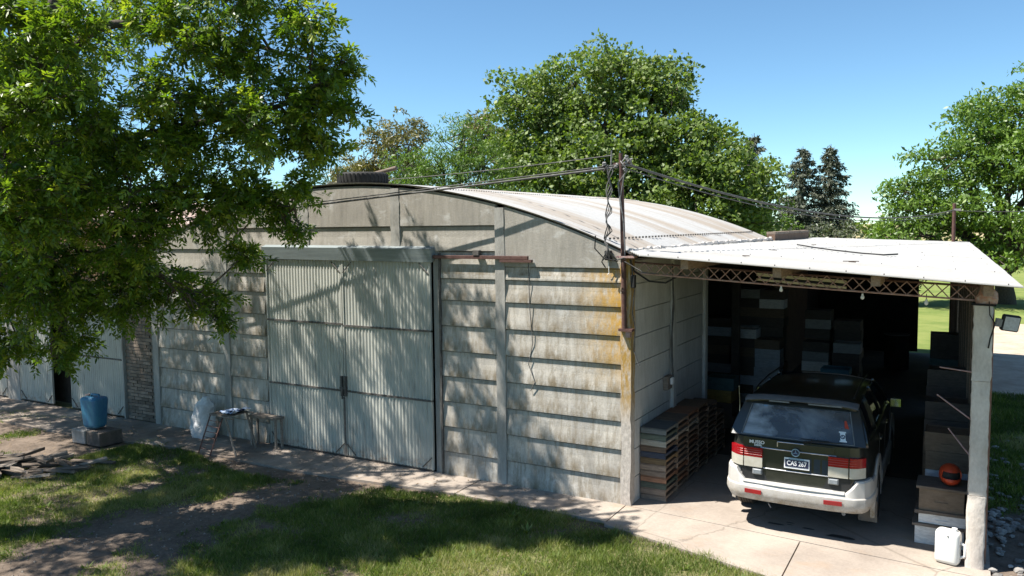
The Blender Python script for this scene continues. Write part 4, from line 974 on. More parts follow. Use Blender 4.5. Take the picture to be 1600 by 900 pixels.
# front right stack: two white boxes, brown box with lid
hive_box((3.385, .37, .003), 'white', 'white wooden hive box on the floor by the front post', .50, .40, .215, .01, 'woodpale')
hive_box((3.42, .375, .252), 'white', 'shallow white box in the middle of the stack by the front post', .48, .38, .12, -.01)
hive_box((3.42, .37, .405), 'brown', 'brown wooden box with overhanging lid topping the stack by the front post', .46, .40, .26, .0, 'wood')
MB().box((3.375, .34, .373), (3.895, .80, .403), jit=.004).obj('board', M['wood']); tag(bpy.data.objects['board'], 'grey board laid between the white box and the brown box', 'board')
# helmet
hm = empty('helmet', 'orange full-face motorcycle helmet lying on the brown wooden box', 'helmet', (3.73, .52, .697), math.radians(12))
m = MB(); P = []; nu, nv = 28, 16
def hp(a_, v):
    el = -math.pi / 2 * .62 + v * (math.pi / 2 * 1.62); r = .128
    x = r * math.cos(el) * math.cos(a_) * .92; y = r * math.cos(el) * math.sin(a_) * 1.12; z = .125 + r * math.sin(el) * 1.0
    if z < .09 and y < 0: y *= 1.12
    return (x, y, max(z, .0))
for j in range(nv + 1):
    for i in range(nu): P.append(hp(2 * math.pi * i / nu, j / nv))
fs = []
for j in range(nv):
    for i in range(nu):
        a_ = 2 * math.pi * (i + .5) / nu; c_ = Vector(hp(a_, (j + .5) / nv)); da = abs((math.degrees(a_) - 270 + 180) % 360 - 180)
        if da < 62 and .105 < c_.z < .175: continue
        fs.append((j * nu + i, j * nu + (i + 1) % nu, (j + 1) * nu + (i + 1) % nu, (j + 1) * nu + i))
m.add(P, fs); o = m.obj('shell', M['orange'], hm, smooth=60); sd = o.modifiers.new('t', 'SOLIDIFY'); sd.thickness = .012; sd.offset = -1
m = MB(); m.lathe([(.001, .02), (.09, .03), (.105, .10), (.10, .17), (.06, .22), (.001, .235)], 20); m.obj('lining', M['black'], hm, smooth=60)
# white jerrycan lying on its broad face upright
jc = empty('jerrycan', 'white plastic jerrycan standing on the concrete in front of the post', 'jerrycan', (3.735, -.09, .002), math.radians(-14))
def rbox(w, d, h, mat, nm, par, bev, loc=(0, 0, 0), seg=3):
    o = MB().box((-w / 2, -d / 2, 0), (w / 2, d / 2, h)).obj(nm, mat, par, bevel=bev, seg=seg); o.location = loc
    for p_ in o.data.polygons: p_.use_smooth = True
    return o
rbox(.245, .17, .375, M['white'], 'can_body', jc, .05)
m = MB(); m.tube([(.125, .0, .25), (.165, .0, .235), (.17, .0, .12), (.125, .0, .09)], .016, 8); m.obj('can_handle', M['white'], jc, smooth=60)
MB().lathe([(.001, 0), (.010, 0), (.010, .006), (.001, .006)], 12, Matrix.Translation((.02, -.085, .325)) @ Matrix.Rotation(math.pi / 2, 4, 'X')).obj('moulded_mark', M['trim'], jc)
MB().lathe([(.001, 0), (.028, 0), (.028, .03), (.001, .03)], 14, Matrix.Translation((.06, 0, .372))).obj('can_cap', M['whitepaint'], jc)
# steel drum and dark things at the back
dr = empty('drum', 'dark steel drum standing near the open back doorway', 'drum', (2.35, 12.6, .002))
MB().lathe([(.001, 0), (.29, 0), (.29, .28), (.30, .30), (.29, .32), (.29, .56), (.30, .58), (.29, .60), (.29, .88), (.001, .88)], 28).obj('drum_body', M['dark'], dr, smooth=35)
MB().lathe([(.285, .875), (.30, .875), (.30, .895), (.285, .895)], 28, closed=True).obj('drum_rim', M['trim'], dr)
# tube light on the beam
tl_ = empty('strip_light', 'cream fluorescent strip light fitting fixed behind the lattice beam', 'lamp', (0, 0, 0))
def slant(x0, x1, z0, z1, y, h, d, nm, mat, par):
    return MB().add([(x0, y, z0), (x1, y, z1), (x1, y + d, z1), (x0, y + d, z0), (x0, y, z0 + h), (x1, y, z1 + h), (x1, y + d, z1 + h), (x0, y + d, z0 + h)], [(0, 3, 2, 1), (4, 5, 6, 7), (0, 1, 5, 4), (1, 2, 6, 5), (2, 3, 7, 6), (3, 0, 4, 7)]).obj(nm, mat, par)
cm = pm('cream_enamel', (.55, .47, .27), (.45, .38, .22), 9, .5, .1)
slant(1.60, 2.62, 3.115, 3.045, .07, .035, .03, 'reflector', cm, tl_); slant(1.60, 2.62, 3.06, 2.985, .05, .025, .05, 'housing', cm, tl_); slant(1.62, 2.60, 3.088, 3.016, .065, .022, .02, 'gap', M['black'], tl_)
for i, (x, z) in enumerate([(1.9, 2.99), (2.80, 2.93), (3.45, 2.89)]):
    b = empty('light_bulb', ['small pale bulb hanging under the beam beside the strip light', 'small bulb hanging under the beam left of the back doorway', 'small grey fitting hanging under the beam near the front post'][i], 'bulb', (x, 0.02, z - .03))
    MB().lathe([(.001, -.03), (.018, -.02), (.022, 0), (.012, .02), (.010, .04), (.001, .04)], 12).obj('bulb', M['whitepaint'], b, smooth=50)
    MB().tube([(0, 0, .04), (0, 0, .10)], .004, 4).obj('flex', M['black'], b)
# electric box on the side wall
eb = empty('fuse_box', 'small pale fuse box with cables on the carport side wall', 'fuse box', (.06, 1.36, 1.33))
MB().box((-.05, -.10, 0), (.02, .12, .20)).obj('box_case', M['woodpale'], eb, bevel=.006); MB().box((.021, .0, .07), (.06, .10, .17)).obj('meter', M['whitepaint'], eb, bevel=.01)
MB().tube([(-.0, .16, 1.85), (.02, .17, 1.2), (-.01, .16, .7), (.01, .15, .2), (.02, .12, .10)], .012, 6).obj('cable', M['wire'], eb)
MB().tube([(-.02, .20, 1.85), (.0, .2, 1.3), (-.02, .21, .9), (0, .2, .3), (.03, .13, .14)], .009, 6).obj('cable', M['wire'], eb)
# ------------------------------------------------------------------ service pole with wires
po = empty('utility_pole', 'rusty red steel pole bolted to the barn corner carrying the overhead cables', 'pole')
MB().tube([(-.06, -.09, 2.37), (-.075, -.09, 3.4), (-.105, -.10, 4.68)], [.034, .032, .026], 10).obj('pole_tube', M['rust'], po, smooth=50)
MB().box((-.13, -.13, 2.36), (.06, -.035, 2.395)).obj('lower_clamp', M['rust'], po); MB().box((-.16, -.14, 3.325), (.10, -.04, 3.35)).obj('upper_clamp', M['rustpale'], po)
MB().box((-.04, -.10, 2.28), (.02, -.04, 2.36)).obj('clamp_bolt', M['rustpale'], po)
ins = MB().lathe([(.001, 0), (.022, 0), (.026, .015), (.014, .025), (.026, .035), (.022, .055), (.001, .055)], 12).mesh('insulator', M['paleware'])
for lx in [(-.17, -.12, 4.50), (-.02, -.10, 4.52), (-.05, -.08, 4.60), (-.33, -.12, 4.52), (-.03, -.11, 4.44)]: part('insulator', ins, po, lx, (random.uniform(-.6, .6), random.uniform(-.6, .6), 0))
MB().box((-.22, -.11, 4.535), (.02, -.085, 4.56)).obj('cross_arm', M['rust'], po); MB().tube([(-.235, -.12, 4.46), (-.225, -.12, 4.72)], .009, 6).obj('hook_rod', M['paleware'], po)
def tangle(c, r, n_, rad, mat, nm, par, seed):
    rr = random.Random(seed); pts = [Vector(c)]
    for i in range(n_):
        a_ = i * .9 + rr.uniform(-.6, .6); pts.append(Vector((c[0] + r * math.cos(a_) * rr.uniform(.4, 1), c[1] + r * .7 * math.sin(a_), c[2] + r * math.sin(a_ * 1.3) * rr.uniform(.4, 1))))
    return MB().tube(pts, rad, 5).obj(nm, M[mat], par, smooth=60)
tangle((-.05, -.1, 4.55), .07, 22, .008, 'paleware', 'wire_knot', po, 1); tangle((-.30, -.12, 4.50), .06, 16, .006, 'wire', 'wire_knot', po, 2); tangle((-.0, -.1, 4.56), .06, 16, .009, 'paleware', 'wire_knot', po, 4)
m = MB(); m.tube([(-.05, -.12, 4.4), (-.10, -.13, 4.1), (-.06, -.125, 3.8), (-.04, -.13, 3.5), (-.035, -.13, 3.3)], .007, 5); m.tube([(-.02, -.1, 4.45), (-.13, -.13, 4.3), (-.1, -.13, 4.0), (-.07, -.13, 3.9)], .009, 5); m.obj('pole_cable', M['paleware'], po, smooth=60)
# hanging loops of old cable
lc = empty('cable_coil', 'tangled bundle of old cable hanging from the pole head over the corner', 'cable')
for q in range(4):
    rr = random.Random(q + 10); pts = []; x0 = -.20 - q * .015
    zs = np.linspace(4.50, 3.50 - .1 * q, 18)
    for i, z in enumerate(zs):
        t_ = i / 17; sw = .02 + .055 * max(0, t_ - .4)
        pts.append((x0 - .02 * t_ + sw * math.sin(i * 1.5 + q * 1.9), -.18 - .08 * t_ + sw * math.cos(i * 1.3 + q), z))
    if q < 2: pts += [(-.22 + q * .03, -.22, 3.38), (-.12, -.18, 3.30), (-.04, -.14, 3.33)]
    MB().tube(pts, .007 + .002 * (q % 2), 5).obj('cable_loop', M['wire'], lc, smooth=70)
MB().tube([(-.42, -.2, 3.62), (-.43, -.2, 3.45), (-.30, -.2, 3.32), (-.13, -.14, 3.28)], .009, 5).obj('cable_loop', M['black'], lc, smooth=70)
MB().box((-.34, -.10, 3.29), (-.25, -.03, 3.42)).obj('hanging_pulley', M['black'], lc, bevel=.01)
MB().tube([(-.30, -.06, 3.29), (-.29, -.05, 3.12), (-.31, -.05, 3.10)], .006, 5).obj('white_string', M['whitepaint'], lc)
# overhead cables
def cat(p0, p1, sag, n_=26):
    p0, p1 = Vector(p0), Vector(p1); return [p0.lerp(p1, i / n_) - Vector((0, 0, sag * 4 * (i / n_) * (1 - i / n_))) for i in range(n_ + 1)]
def wire(nm, p0, p1, sag, r, lab, mat='wire'):
    o = MB().tube(cat(p0, p1, sag), r, 6).obj(nm, M[mat], smooth=70); tag(o, lab, 'cable'); return o
wire('overhead_cable', (-.14, -.12, 4.50), (-15.5, -1.15, 3.40), .03, .016, 'thick twisted cable sagging from the pole head across the barn gable to the left')
wire('overhead_cable', (-.14, -.12, 4.53), (-15.5, -1.15, 3.46), .03, .009, 'thinner cable running close above the thick one across the gable')
wire('overhead_cable', (-.2, -.1, 4.66), (-13.2, 6.0, 5.0), .12, .007, 'thin high wire leaving the pole head to the left over the barn roof')
wire('overhead_cable', (-.04, -.1, 4.54), (3.51, 15.0, 4.06), .42, .016, 'thick cable running from the pole head to the back pole over the carport roof')
wire('overhead_cable', (-.03, -.1, 4.48), (3.51, 15.0, 4.02), .44, .008, 'thin wire slung under the thick cable over the carport roof')
wire('overhead_cable', (3.51, 15.1, 4.05), (12, 30, 5.2), .4, .012, 'cable leaving the rusty back pole to the right')
bpole = empty('utility_pole', 'thin rusty pole standing up behind the far edge of the carport roof', 'pole', (3.515, 15.2, 0))
MB().tube([(0, 0, 2.9), (0, 0, 4.25)], .045, 8).obj('pole_tube', M['rust'], bpole, smooth=50); MB().box((.0, -.05, 4.04), (.16, .05, 4.10)).obj('bracket', M['paleware'], bpole)
for pts, r_, lb in [([(.03, -.12, 3.3), (.05, -.02, 3.15), (.25, .0, 3.02), (.45, .06, 3.0), (.62, .10, 3.1), (.70, .12, 3.24)], .012, 'black cable drooping in a loop under the roof at the barn corner'),
                ([(.02, -.06, 3.3), (.06, -.04, 2.9), (.03, -.03, 2.6), (.07, -.03, 2.4), (.05, -.03, 2.1), (.12, -.02, 1.9)], .007, 'thin cable dangling down the corner edge beside the side wall'),
                ([(-.03, -.16, 3.28), (.2, -.1, 3.14), (.4, -.05, 3.12)], .008, 'pale wire stretched from the pole to the lattice beam')]:
    o = MB().tube(pts, r_, 6).obj('cable', M['black'] if r_ > .01 else M['wire'], smooth=70); tag(o, lb, 'cable')
o = MB().box((.02, -.07, 2.93), (.075, -.01, 3.10)).obj('junction_box', M['black'], bevel=.008); tag(o, 'small black cable connector hanging at the barn corner under the roof', 'connector')
# floodlight on the front post
fl_ = empty('floodlight', 'small black floodlight on a wire bracket beside the front post', 'floodlight', (4.235, -.13, 2.69), math.radians(20))
MB().box((-.085, -.035, -.085), (.085, .03, .085)).obj('lamp_case', M['black'], fl_, bevel=.012); MB().box((-.07, -.040, -.07), (.07, -.0355, .07)).obj('lamp_glass', pm('floodlight_glass', (.42, .43, .45), (.32, .33, .35), 40, .2, 0), fl_)
MB().box((-.14, -.03, -.05), (-.087, .02, .03)).obj('driver_box', M['trim'], fl_)
MB().tube([(-.10, 0, .0), (-.14, 0, -.03), (-.20, .02, .05), (-.26, -.03, .20)], .006, 5).obj('bracket', M['black'], fl_); MB().tube([(-.14, 0, -.03), (-.15, 0, -.2), (-.145, 0, -.3)], .008, 5).obj('cable', M['black'], fl_)
fl_.rotation_euler = (math.radians(8), math.radians(8), math.radians(20))
# ------------------------------------------------------------------ tyre and pole on the roof
ty = empty('tyre', 'old black tyre lying flat on the crown of the barn roof', 'tyre', (-4.87, .45, 4.465)); ty.scale = (.88, .88, .9)
m = MB(); m.lathe([(.30, .02), (.33, .0), (.42, .0), (.46, .03), (.47, .06), (.47, .15), (.46, .18), (.42, .21), (.33, .21), (.30, .19), (.32, .105)], 40, closed=True); m.obj('tyre_carcass', M['black'], ty, smooth=40)
tb = MB().box((.462, -.02, .03), (.476, .02, .18)).mesh('tread_block', M['black'])
for i in range(36): part('tread_block', tb, ty, (0, 0, 0), (0, 0, i * math.pi / 18))
o = MB().tube([(-5.3, .9, 4.62), (-4.60, 1.0, 4.76)], .035, 8).obj('pole', M['wood'], smooth=60); tag(o, 'short weathered pole sticking out from behind the tyre on the roof', 'pole')
# ------------------------------------------------------------------ blue can on blocks
o = empty('water_can', 'large faded blue plastic can standing on stone blocks', 'can', (-9.62, -1.38, .255), math.radians(8))
MB().add([(-.17, -.13, 0), (.17, -.13, 0), (.17, .13, 0), (-.17, .13, 0), (-.215, -.155, .56), (.215, -.155, .56), (.215, .155, .56), (-.215, .155, .56)], [(0, 3, 2, 1), (4, 5, 6, 7), (0, 1, 5, 4), (1, 2, 6, 5), (2, 3, 7, 6), (3, 0, 4, 7)]).obj('can_body', M['bluecan'], o, bevel=.07, seg=4)
for p_ in o.children[0].data.polygons: p_.use_smooth = True
m = MB(); m.tube([(-.06, 0, .54), (-.05, 0, .595), (.12, 0, .595), (.14, 0, .54)], .02, 8); m.obj('can_handle', M['bluecan'], o, smooth=60)
MB().lathe([(.001, 0), (.04, 0), (.04, .04), (.001, .04)], 14, Matrix.Translation((-.15, 0, .55))).obj('can_cap', pm('red_white_cap', (.5, .45, .42), (.35, .15, .12), 30, .5, 0), o)
for i, (x0, y0, x1, y1, lb) in enumerate([(-9.98, -1.60, -9.62, -1.2, 'left concrete block under the blue can'), (-9.60, -1.58, -9.20, -1.14, 'right dark stone block under the blue can')]):
    q = MB().box((x0, y0, -.02), (x1, y1, .245 - .01 * i), jit=.012).obj('block', M['stone'] if i == 0 else pm('dark_block', (.13, .105, .09), (.07, .06, .05), 9, .95, .6), bevel=.012); tag(q, lb, 'block')
# ------------------------------------------------------------------ white sack, bench, trestle
m = MB(); P = []; nu, nv = 26, 22
rr = random.Random(5)
for j in range(nv + 1):
    t_ = j / nv; w = .25 * (1 + .05 * math.sin(t_ * 7)) * (.86 + .14 * min(1, t_ * 6)) * float(np.interp(t_, [0, .35, .80, .88, .93, 1], [1.04, .96, .88, .66, .40, .28]))
    for i in range(nu):
        a_ = 2 * math.pi * i / nu; f = 1 + .22 * noise.noise(Vector((math.cos(a_) * 2, math.sin(a_) * 2, t_ * 5))) + .16 * noise.noise(Vector((math.cos(a_) * 4, math.sin(a_) * 5, t_ * 11)))
        f += .10 * noise.noise(Vector((math.cos(a_) * 7, t_ * 6, math.sin(a_) * 7 + 4)))
        P.append((w * f * math.cos(a_) + .12 * t_ ** 1.5 + .05 * max(0, t_ - .8), w * .62 * f * math.sin(a_), t_ * .74))
m.add(P, [(j * nu + i, j * nu + (i + 1) % nu, (j + 1) * nu + (i + 1) % nu, (j + 1) * nu + i) for j in range(nv) for i in range(nu)] + [tuple(range(nu))[::-1], tuple(nv * nu + i for i in range(nu))])
o = m.obj('sack', pm('white_woven_sack', (.60, .59, .58), (.42, .41, .41), 14, .7, .5), smooth=70); o.location = (-8.17, -.26, 0); tag(o, 'full white woven sack leaning against the barn wall behind the trestle', 'sack')
# low folding table frame
tb_ = empty('folding_table', 'low rusty folding table with pale tube legs beside the barn door', 'table')
pt = [(-6.60, -.88), (-6.72, -.38), (-7.28, -1.02), (-6.98, -1.04)]
MB().tube([(-6.60, -.88, .0), (-6.92, -.80, .60)], .018, 7).obj('leg', M['woodpale'], tb_); MB().tube([(-6.70, -.36, .0), (-6.86, -.40, .62)], .018, 7).obj('leg', M['woodpale'], tb_)
MB().tube([(-7.33, -1.04, .0), (-7.28, -.80, .62)], .012, 6).obj('leg', M['rust'], tb_); MB().tube([(-7.02, -1.06, .0), (-6.98, -.80, .60)], .012, 6).obj('leg', M['rust'], tb_)
for k_ in range(1, 7): MB().tube([(-7.33 + .007 * k_, -1.04 + .034 * k_, .088 * k_), (-7.02 + .006 * k_, -1.06 + .036 * k_, .086 * k_)], .006, 5).obj('rung', M['rust'], tb_)
MB().tube([(-7.30, -.80, .62), (-6.72, -.80, .595)], .017, 7).obj('rail', M['woodpale'], tb_); MB().tube([(-7.2, -.40, .64), (-6.70, -.40, .62)], .017, 7).obj('rail', M['woodpale'], tb_)
MB().box((-7.28, -.80, .625), (-6.80, -.42, .64)).obj('table_top', M['wood'], tb_)
m = MB(); P = []
for j in range(9):
    for i in range(13): P.append((-7.12 + i * .035, -.76 + j * .04, .65 + .05 * (noise.noise(Vector((i * .5, j * .6, 3))) + .4) + (.05 if i > 8 else 0)))
m.add(P, [(j * 13 + i, j * 13 + i + 1, (j + 1) * 13 + i + 1, (j + 1) * 13 + i) for j in range(8) for i in range(12)])
t = NT('blue_white_cloth'); c = t.ramp(t.noise(t.tc.outputs['Object'], 7, 2, .5), [(.42, (.02, .025, .05)), (.47, (.22, .34, .62)), (.56, (.62, .68, .8))], 'LINEAR'); t.out(c, .8, 0, .2)
o = m.obj('cloth', t.m, smooth=70); sd = o.modifiers.new('t', 'SOLIDIFY'); sd.thickness = .008; tag(o, 'crumpled blue and white cloth lying on the folding table', 'cloth')
be = empty('bench', 'low narrow plank bench against the wall left of the sliding door', 'bench')
MB().box((-6.95, -.30, .50), (-6.30, -.08, .535)).obj('bench_top', M['woodpale'], be)
for x in (-6.92, -6.34):
    for y in (-.28, -.14): MB().box((x, y, .0), (x + .035, y + .035, .499)).obj('leg', M['woodpale'], be)
# ------------------------------------------------------------------ wood pile: each board a thing
lw = 'broken boards in the wood pile on the lawn'
for i in range(46):
    L_ = random.uniform(.35, 1.15); w_ = random.uniform(.05, .13); h_ = random.uniform(.02, .05); t_ = random.random()
    x = -10.1 + 1.75 * random.random() ** .8; y = -3.05 + (x + 9.5) * .35 + random.uniform(-.45, .45); z = max(0, .22 - abs(y + 3.05 - (x + 9.5) * .35) * .35 - max(0, x + 9.0) * .25) * random.random() + .0
    o = MB().box((-L_ / 2, -w_ / 2, 0), (L_ / 2, w_ / 2, h_), jit=.012).obj('board', M['wood'] if i % 3 else M['woodpale']); o.location = (x, y, z); o.rotation_euler = (random.uniform(-.25, .25), random.uniform(-.18, .18), random.gauss(.55, .55))
    tag(o, '%s %s board lying %s in the %s of the wood pile' % ('long' if L_ > .85 else 'short' if L_ < .55 else 'medium', 'dark brown' if i % 3 else 'pale weathered', 'high' if z > .1 else 'low', 'left end' if x < -9.6 else 'middle' if x < -9.0 else 'right end'), 'board', lw)
# ------------------------------------------------------------------ rubble by the right of the post
def stone_mesh(r_):
    bm = bmesh.new(); bmesh.ops.create_icosphere(bm, subdivisions=1, radius=r_)
    for v in bm.verts: v.co *= random.uniform(.65, 1.15); v.co.z *= .55
    me_ = bpy.data.meshes.new('stone'); bm.to_mesh(me_); bm.free(); me_.materials.append(M['stone']); return me_
sm_ = [stone_mesh(.05) for _ in range(8)]
for i in range(170):
    x = 4.14 + abs(random.gauss(0, .45)); y = random.uniform(-.9, 2.2) if i < 130 else random.uniform(2.2, 6.5)
    o = link('stone', random.choice(sm_)); o.location = (x, y, -.02 + random.uniform(0, .02)); o.scale = (random.uniform(.4, 1.5),) * 3; o.rotation_euler.z = random.uniform(0, 6)
    tag(o, '%s rubble stone on the ground %s' % ('small' if o.scale.x < .75 else 'large' if o.scale.x > 1.2 else 'middling', 'just beside the foot of the front post' if y < .6 and x < 4.4 else 'a step out from the front post' if y < .6 else 'behind the front post by the wall' if y < 2.2 else 'in the grass beyond the rubble patch'), 'stone', 'rubble stones beside the carport post')
# ------------------------------------------------------------------ vegetation
def unit(a): return a / np.maximum(np.linalg.norm(a, axis=-1, keepdims=True), 1e-9)
def rvec(n, r=rng): return unit(r.normal(0, 1, (n, 3)))
def rhombs(base, d, nrm, L, Wd):
    """leaf shaped quads: base point, direction, face normal"""
    d = unit(d); s = unit(np.cross(d, nrm)); nrm = unit(np.cross(s, d)); L = L[:, None]; Wd = Wd[:, None]
    V = np.zeros((len(base), 4, 3)); V[:, 0] = base; V[:, 1] = base + d * L * .45 + s * Wd * .5 - nrm * Wd * .15
    V[:, 2] = base + d * L - nrm * L * .12; V[:, 3] = base + d * L * .45 - s * Wd * .5 - nrm * Wd * .15
    return V
def branch(m, p0, p1, r0, r1, sag=0, n_=6, wob=.04, sides=6):
    p0, p1 = Vector(p0), Vector(p1); L_ = (p1 - p0).length; pts = []
    for i in range(n_ + 1):
        t_ = i / n_; w_ = Vector((random.uniform(-1, 1), random.uniform(-1, 1), random.uniform(-1, 1))) * wob * L_ * math.sin(math.pi * t_)
        pts.append(p0.lerp(p1, t_) + Vector((0, 0, -sag * 4 * t_ * (1 - t_))) * L_ + w_)
    m.tube(pts, [r0 + (r1 - r0) * i / n_ for i in range(n_ + 1)], sides); return pts
# ---- big ash tree in front of the barn
ash = empty('ash_tree', 'large spreading ash tree whose hanging boughs cover the left of the barn', 'tree', (0, 0, 0))
tm = MB(); nodes = []
trunk = [(-7.5, -5.2, -.1), (-7.45, -5.15, 1.2), (-7.3, -5.1, 2.4), (-7.05, -5.0, 3.3)]
tm.tube(trunk, [.34, .27, .24, .23], 14)
limbs = [
    ([trunk[-1], (-6.6, -4.75, 4.2), (-6.0, -4.45, 5.1), (-5.55, -4.35, 5.9), (-5.2, -4.2, 7.0), (-5.2, -4.0, 8.6)], .17, .05),
    ([(-5.62, -4.38, 5.7), (-5.2, -4.3, 6.15), (-4.75, -4.15, 6.7), (-4.2, -3.6, 7.6), (-3.6, -3.0, 8.4)], .085, .03),
    ([(-6.0, -4.45, 5.1), (-5.54, -4.1, 5.75), (-5.08, -3.9, 6.14), (-4.62, -3.3, 6.15), (-3.9, -2.9, 6.0), (-3.0, -2.7, 5.75)], .075, .02),
    ([(-6.3, -4.6, 4.7), (-5.5, -4.0, 4.8), (-4.78, -3.6, 4.9), (-4.0, -3.1, 5.1), (-3.3, -2.9, 5.2), (-2.7, -2.8, 5.3)], .07, .018),
    ([(-6.7, -4.8, 4.0), (-5.9, -4.0, 4.2), (-5.0, -3.4, 4.15), (-4.2, -2.9, 4.2), (-3.5, -2.5, 4.0)], .06, .015),
    ([(-7.05, -5.0, 3.3), (-6.5, -4.6, 3.7), (-5.9, -4.1, 3.6), (-5.3, -3.5, 3.3), (-4.7, -3.0, 2.9)], .06, .012),
    ([(-7.05, -5.0, 3.3), (-6.7, -5.0, 4.0), (-6.0, -4.9, 4.7), (-5.2, -4.85, 5.0)], .07, .02),
    ([(-7.05, -5.0, 3.3), (-7.6, -4.4, 4.6), (-8.2, -3.6, 6.0), (-8.6, -2.9, 7.6)], .14, .04),
    ([(-7.6, -4.4, 4.6), (-8.8, -3.9, 5.3), (-10.2, -3.3, 6.0), (-11.6, -2.8, 6.6)], .09, .03),
    ([(-5.2, -4.2, 7.0), (-4.6, -3.4, 8.0), (-4.2, -2.9, 8.5)], .06, .02),
    ([(-8.2, -3.6, 6.0), (-7.2, -2.9, 7.0), (-6.2, -2.3, 7.8), (-5.2, -1.7, 8.2)], .07, .02),
    ([(-5.2, -4.2, 7.0), (-6.2, -4.6, 8.4), (-7.2, -4.8, 9.6)], .08, .02),
]
def smooth_poly(pts, n_=5):
    P = [Vector(p) for p in pts]; out = []
    for i in range(len(P) - 1):
        a, b, c, d = P[max(i - 1, 0)], P[i], P[i + 1], P[min(i + 2, len(P) - 1)]
        for k in range(n_):
            t_ = k / n_; out.append(.5 * ((2 * b) + (-a + c) * t_ + (2 * a - 5 * b + 4 * c - d) * t_ ** 2 + (-a + 3 * b - 3 * c + d) * t_ ** 3))
    out.append(P[-1]); return out
for pts, r0, r1 in limbs:
    sp_ = smooth_poly(pts); n_ = len(sp_)
    sp_ = [p + Vector((random.uniform(-.02, .02),) * 3) for p in sp_]
    tm.tube(sp_, [r0 + (r1 - r0) * i / (n_ - 1) for i in range(n_)], 9); nodes += [(p, max(r1, .02)) for p in sp_[3:]]
EXTRA = [(-4.11, -3.9, 5.25, 0.45), (-3.78, -3.7, 5.89, 0.45), (-4.19, -3.7, 4.67, 0.5), (-3.84, -3, 4.2, 0.4), (-4.8, -3.9, 3.6, 0.6), (-4.59, -4.6, 5.95, 0.5)]
blobs = [(-4.9, -4.8, 5.27, .85), (-5.25, -4.8, 4.19, .9), (-5.95, -4.4, 3.07, .85), (-6.97, -4.2, 2.28, .5), (-5.63, -3.8, 2.96, .7), (-6.07, -3.9, 2.28, .38), (-5.33, -3.2, 3.01, .65), (-4.61, -2.9, 2.86, .40), (-4.42, -2.9, 2.56, .16), (-4.73, -4, 4.2, .9), (-4.73, -4.2, 4.91, .55), (-4.29, -3.2, 4.13, .8), (-3.72, -2.5, 3.97, .42), (-3.56, -2.4, 3.68, .2), (-4.33, -2.6, 3.41, .32), (-3.27, -3, 4.93, .8), (-4.09, -3.4, 5.1, .75), (-2.78, -2.8, 5.4, .6), (-2.36, -2.8, 5.1, .28), (-2.40, -2.8, 5.62, .3), (-2.68, -3, 5.98, .5), (-3.65, -3.1, 5.69, .5), (-2.98, -2.6, 4.68, .42), (-3.40, -2.5, 4.3, .33), (-4.17, -3.8, 6.25, .5), (-3.48, -3.4, 6.45, .75), (-5.25, -4.9, 6.1, .55),
         *EXTRA, (-6.4, -5.0, 4.6, .9), (-6.3, -4.0, 5.6, .9), (-6.6, -3.2, 4.6, .9), (-7.6, -3.6, 3.6, .9), (-8.2, -3.0, 4.6, 1.1), (-7.2, -4.2, 2.9, .6)]
upper = [(-6.4, -3.9, 7.6, 1.0), (-4.9, -3.0, 7.6, .8), (-5.1, -2.2, 8.0, .8), (-8.2, -6.6, 6.6, 1.2), (-9.2, -5.8, 6.4, 1.2), (-7.0, -6.9, 7.6, 1.0), (-5.9, -2.3, 7.8, 1.1), (-7.3, -2.4, 6.6, 1.1), (-8.6, -3.0, 7.6, 1.3), (-9.6, -2.4, 6.0, 1.2), (-11.2, -2.4, 6.4, 1.5), (-12.6, -2.2, 5.4, 1.4), (-10.0, -2.6, 8.4, 1.4), (-5.4, -3.2, 9.0, .8), (-14.6, -2.4, 6.4, 1.6), (-13.2, -3.2, 8.0, 1.5), (-15.8, -2.4, 5.0, 1.5), (-12.0, -4.2, 7.6, 1.4), (-11.8, -1.6, 6.0, 1.2), (-16.6, -2.0, 6.0, 1.6), (-13.2, -1.8, 5.0, 1.3), (-9.8, -1.8, 5.0, .9), (-14.2, -1.4, 8.0, 1.4), (-10.6, -4.4, 6.2, 1.4), (-6.0, -1.6, 6.4, .6), (-13.6, -2.6, 6.8, 1.5), (-9.4, -4.2, 9.2, 1.2)]
cb, cd, cn = [], [], []; tw = MB()
def twigs(bl, dens, leafdens):
    for (x, y, z, r) in bl:
        c = Vector((x, y, z)); near = sorted(nodes, key=lambda q: (q[0] - c).length)[:12]
        subs = []
        for k in range(max(3, int(5 * r))):
            q, qr = near[k * 2 % len(near)]; e = c + Vector(rvec(1)[0]) * r * random.uniform(.2, .75)
            pts = branch(tw, q, e, min(.022, qr), .006, -.04, 6, .06, 5); subs += pts[2:]
        n_ = int(dens * r ** 2.2) + 4
        for k in range(n_):
            v = Vector(rvec(1)[0]); v.z *= .8; e = c + v * r * random.random() ** .38
            s = min(subs, key=lambda q: (q - e).length) if subs else c
            d = e - s
            if d.length < .12: d = v * .3; s = e - d
            if d.length > .75: s = e - d.normalized() * .75
            mid = s.lerp(e, .5) + Vector((0, 0, .05)); e2 = e + Vector((0, 0, -.03))
            tw.tube([s, mid, e2], [.0055, .004, .002], 3, False)
            k_ = random.randint(leafdens - 2, leafdens + 2)
            for i in range(k_):
                t_ = .3 + .7 * i / (k_ - 1); p_ = (s.lerp(mid, t_ * 2) if t_ < .5 else mid.lerp(e2, t_ * 2 - 1))
                dd = (e2 - s).normalized(); cb.append(p_); w = Vector(rvec(1)[0]); cd.append(dd * .6 + w * .9 + Vector((0, 0, -.12))); cn.append(Vector((0, 0, 1)) + Vector(rvec(1)[0]) * .7)
twigs(blobs, 152, 8)
n_low = len(cb)
twigs(upper, 37, 7)
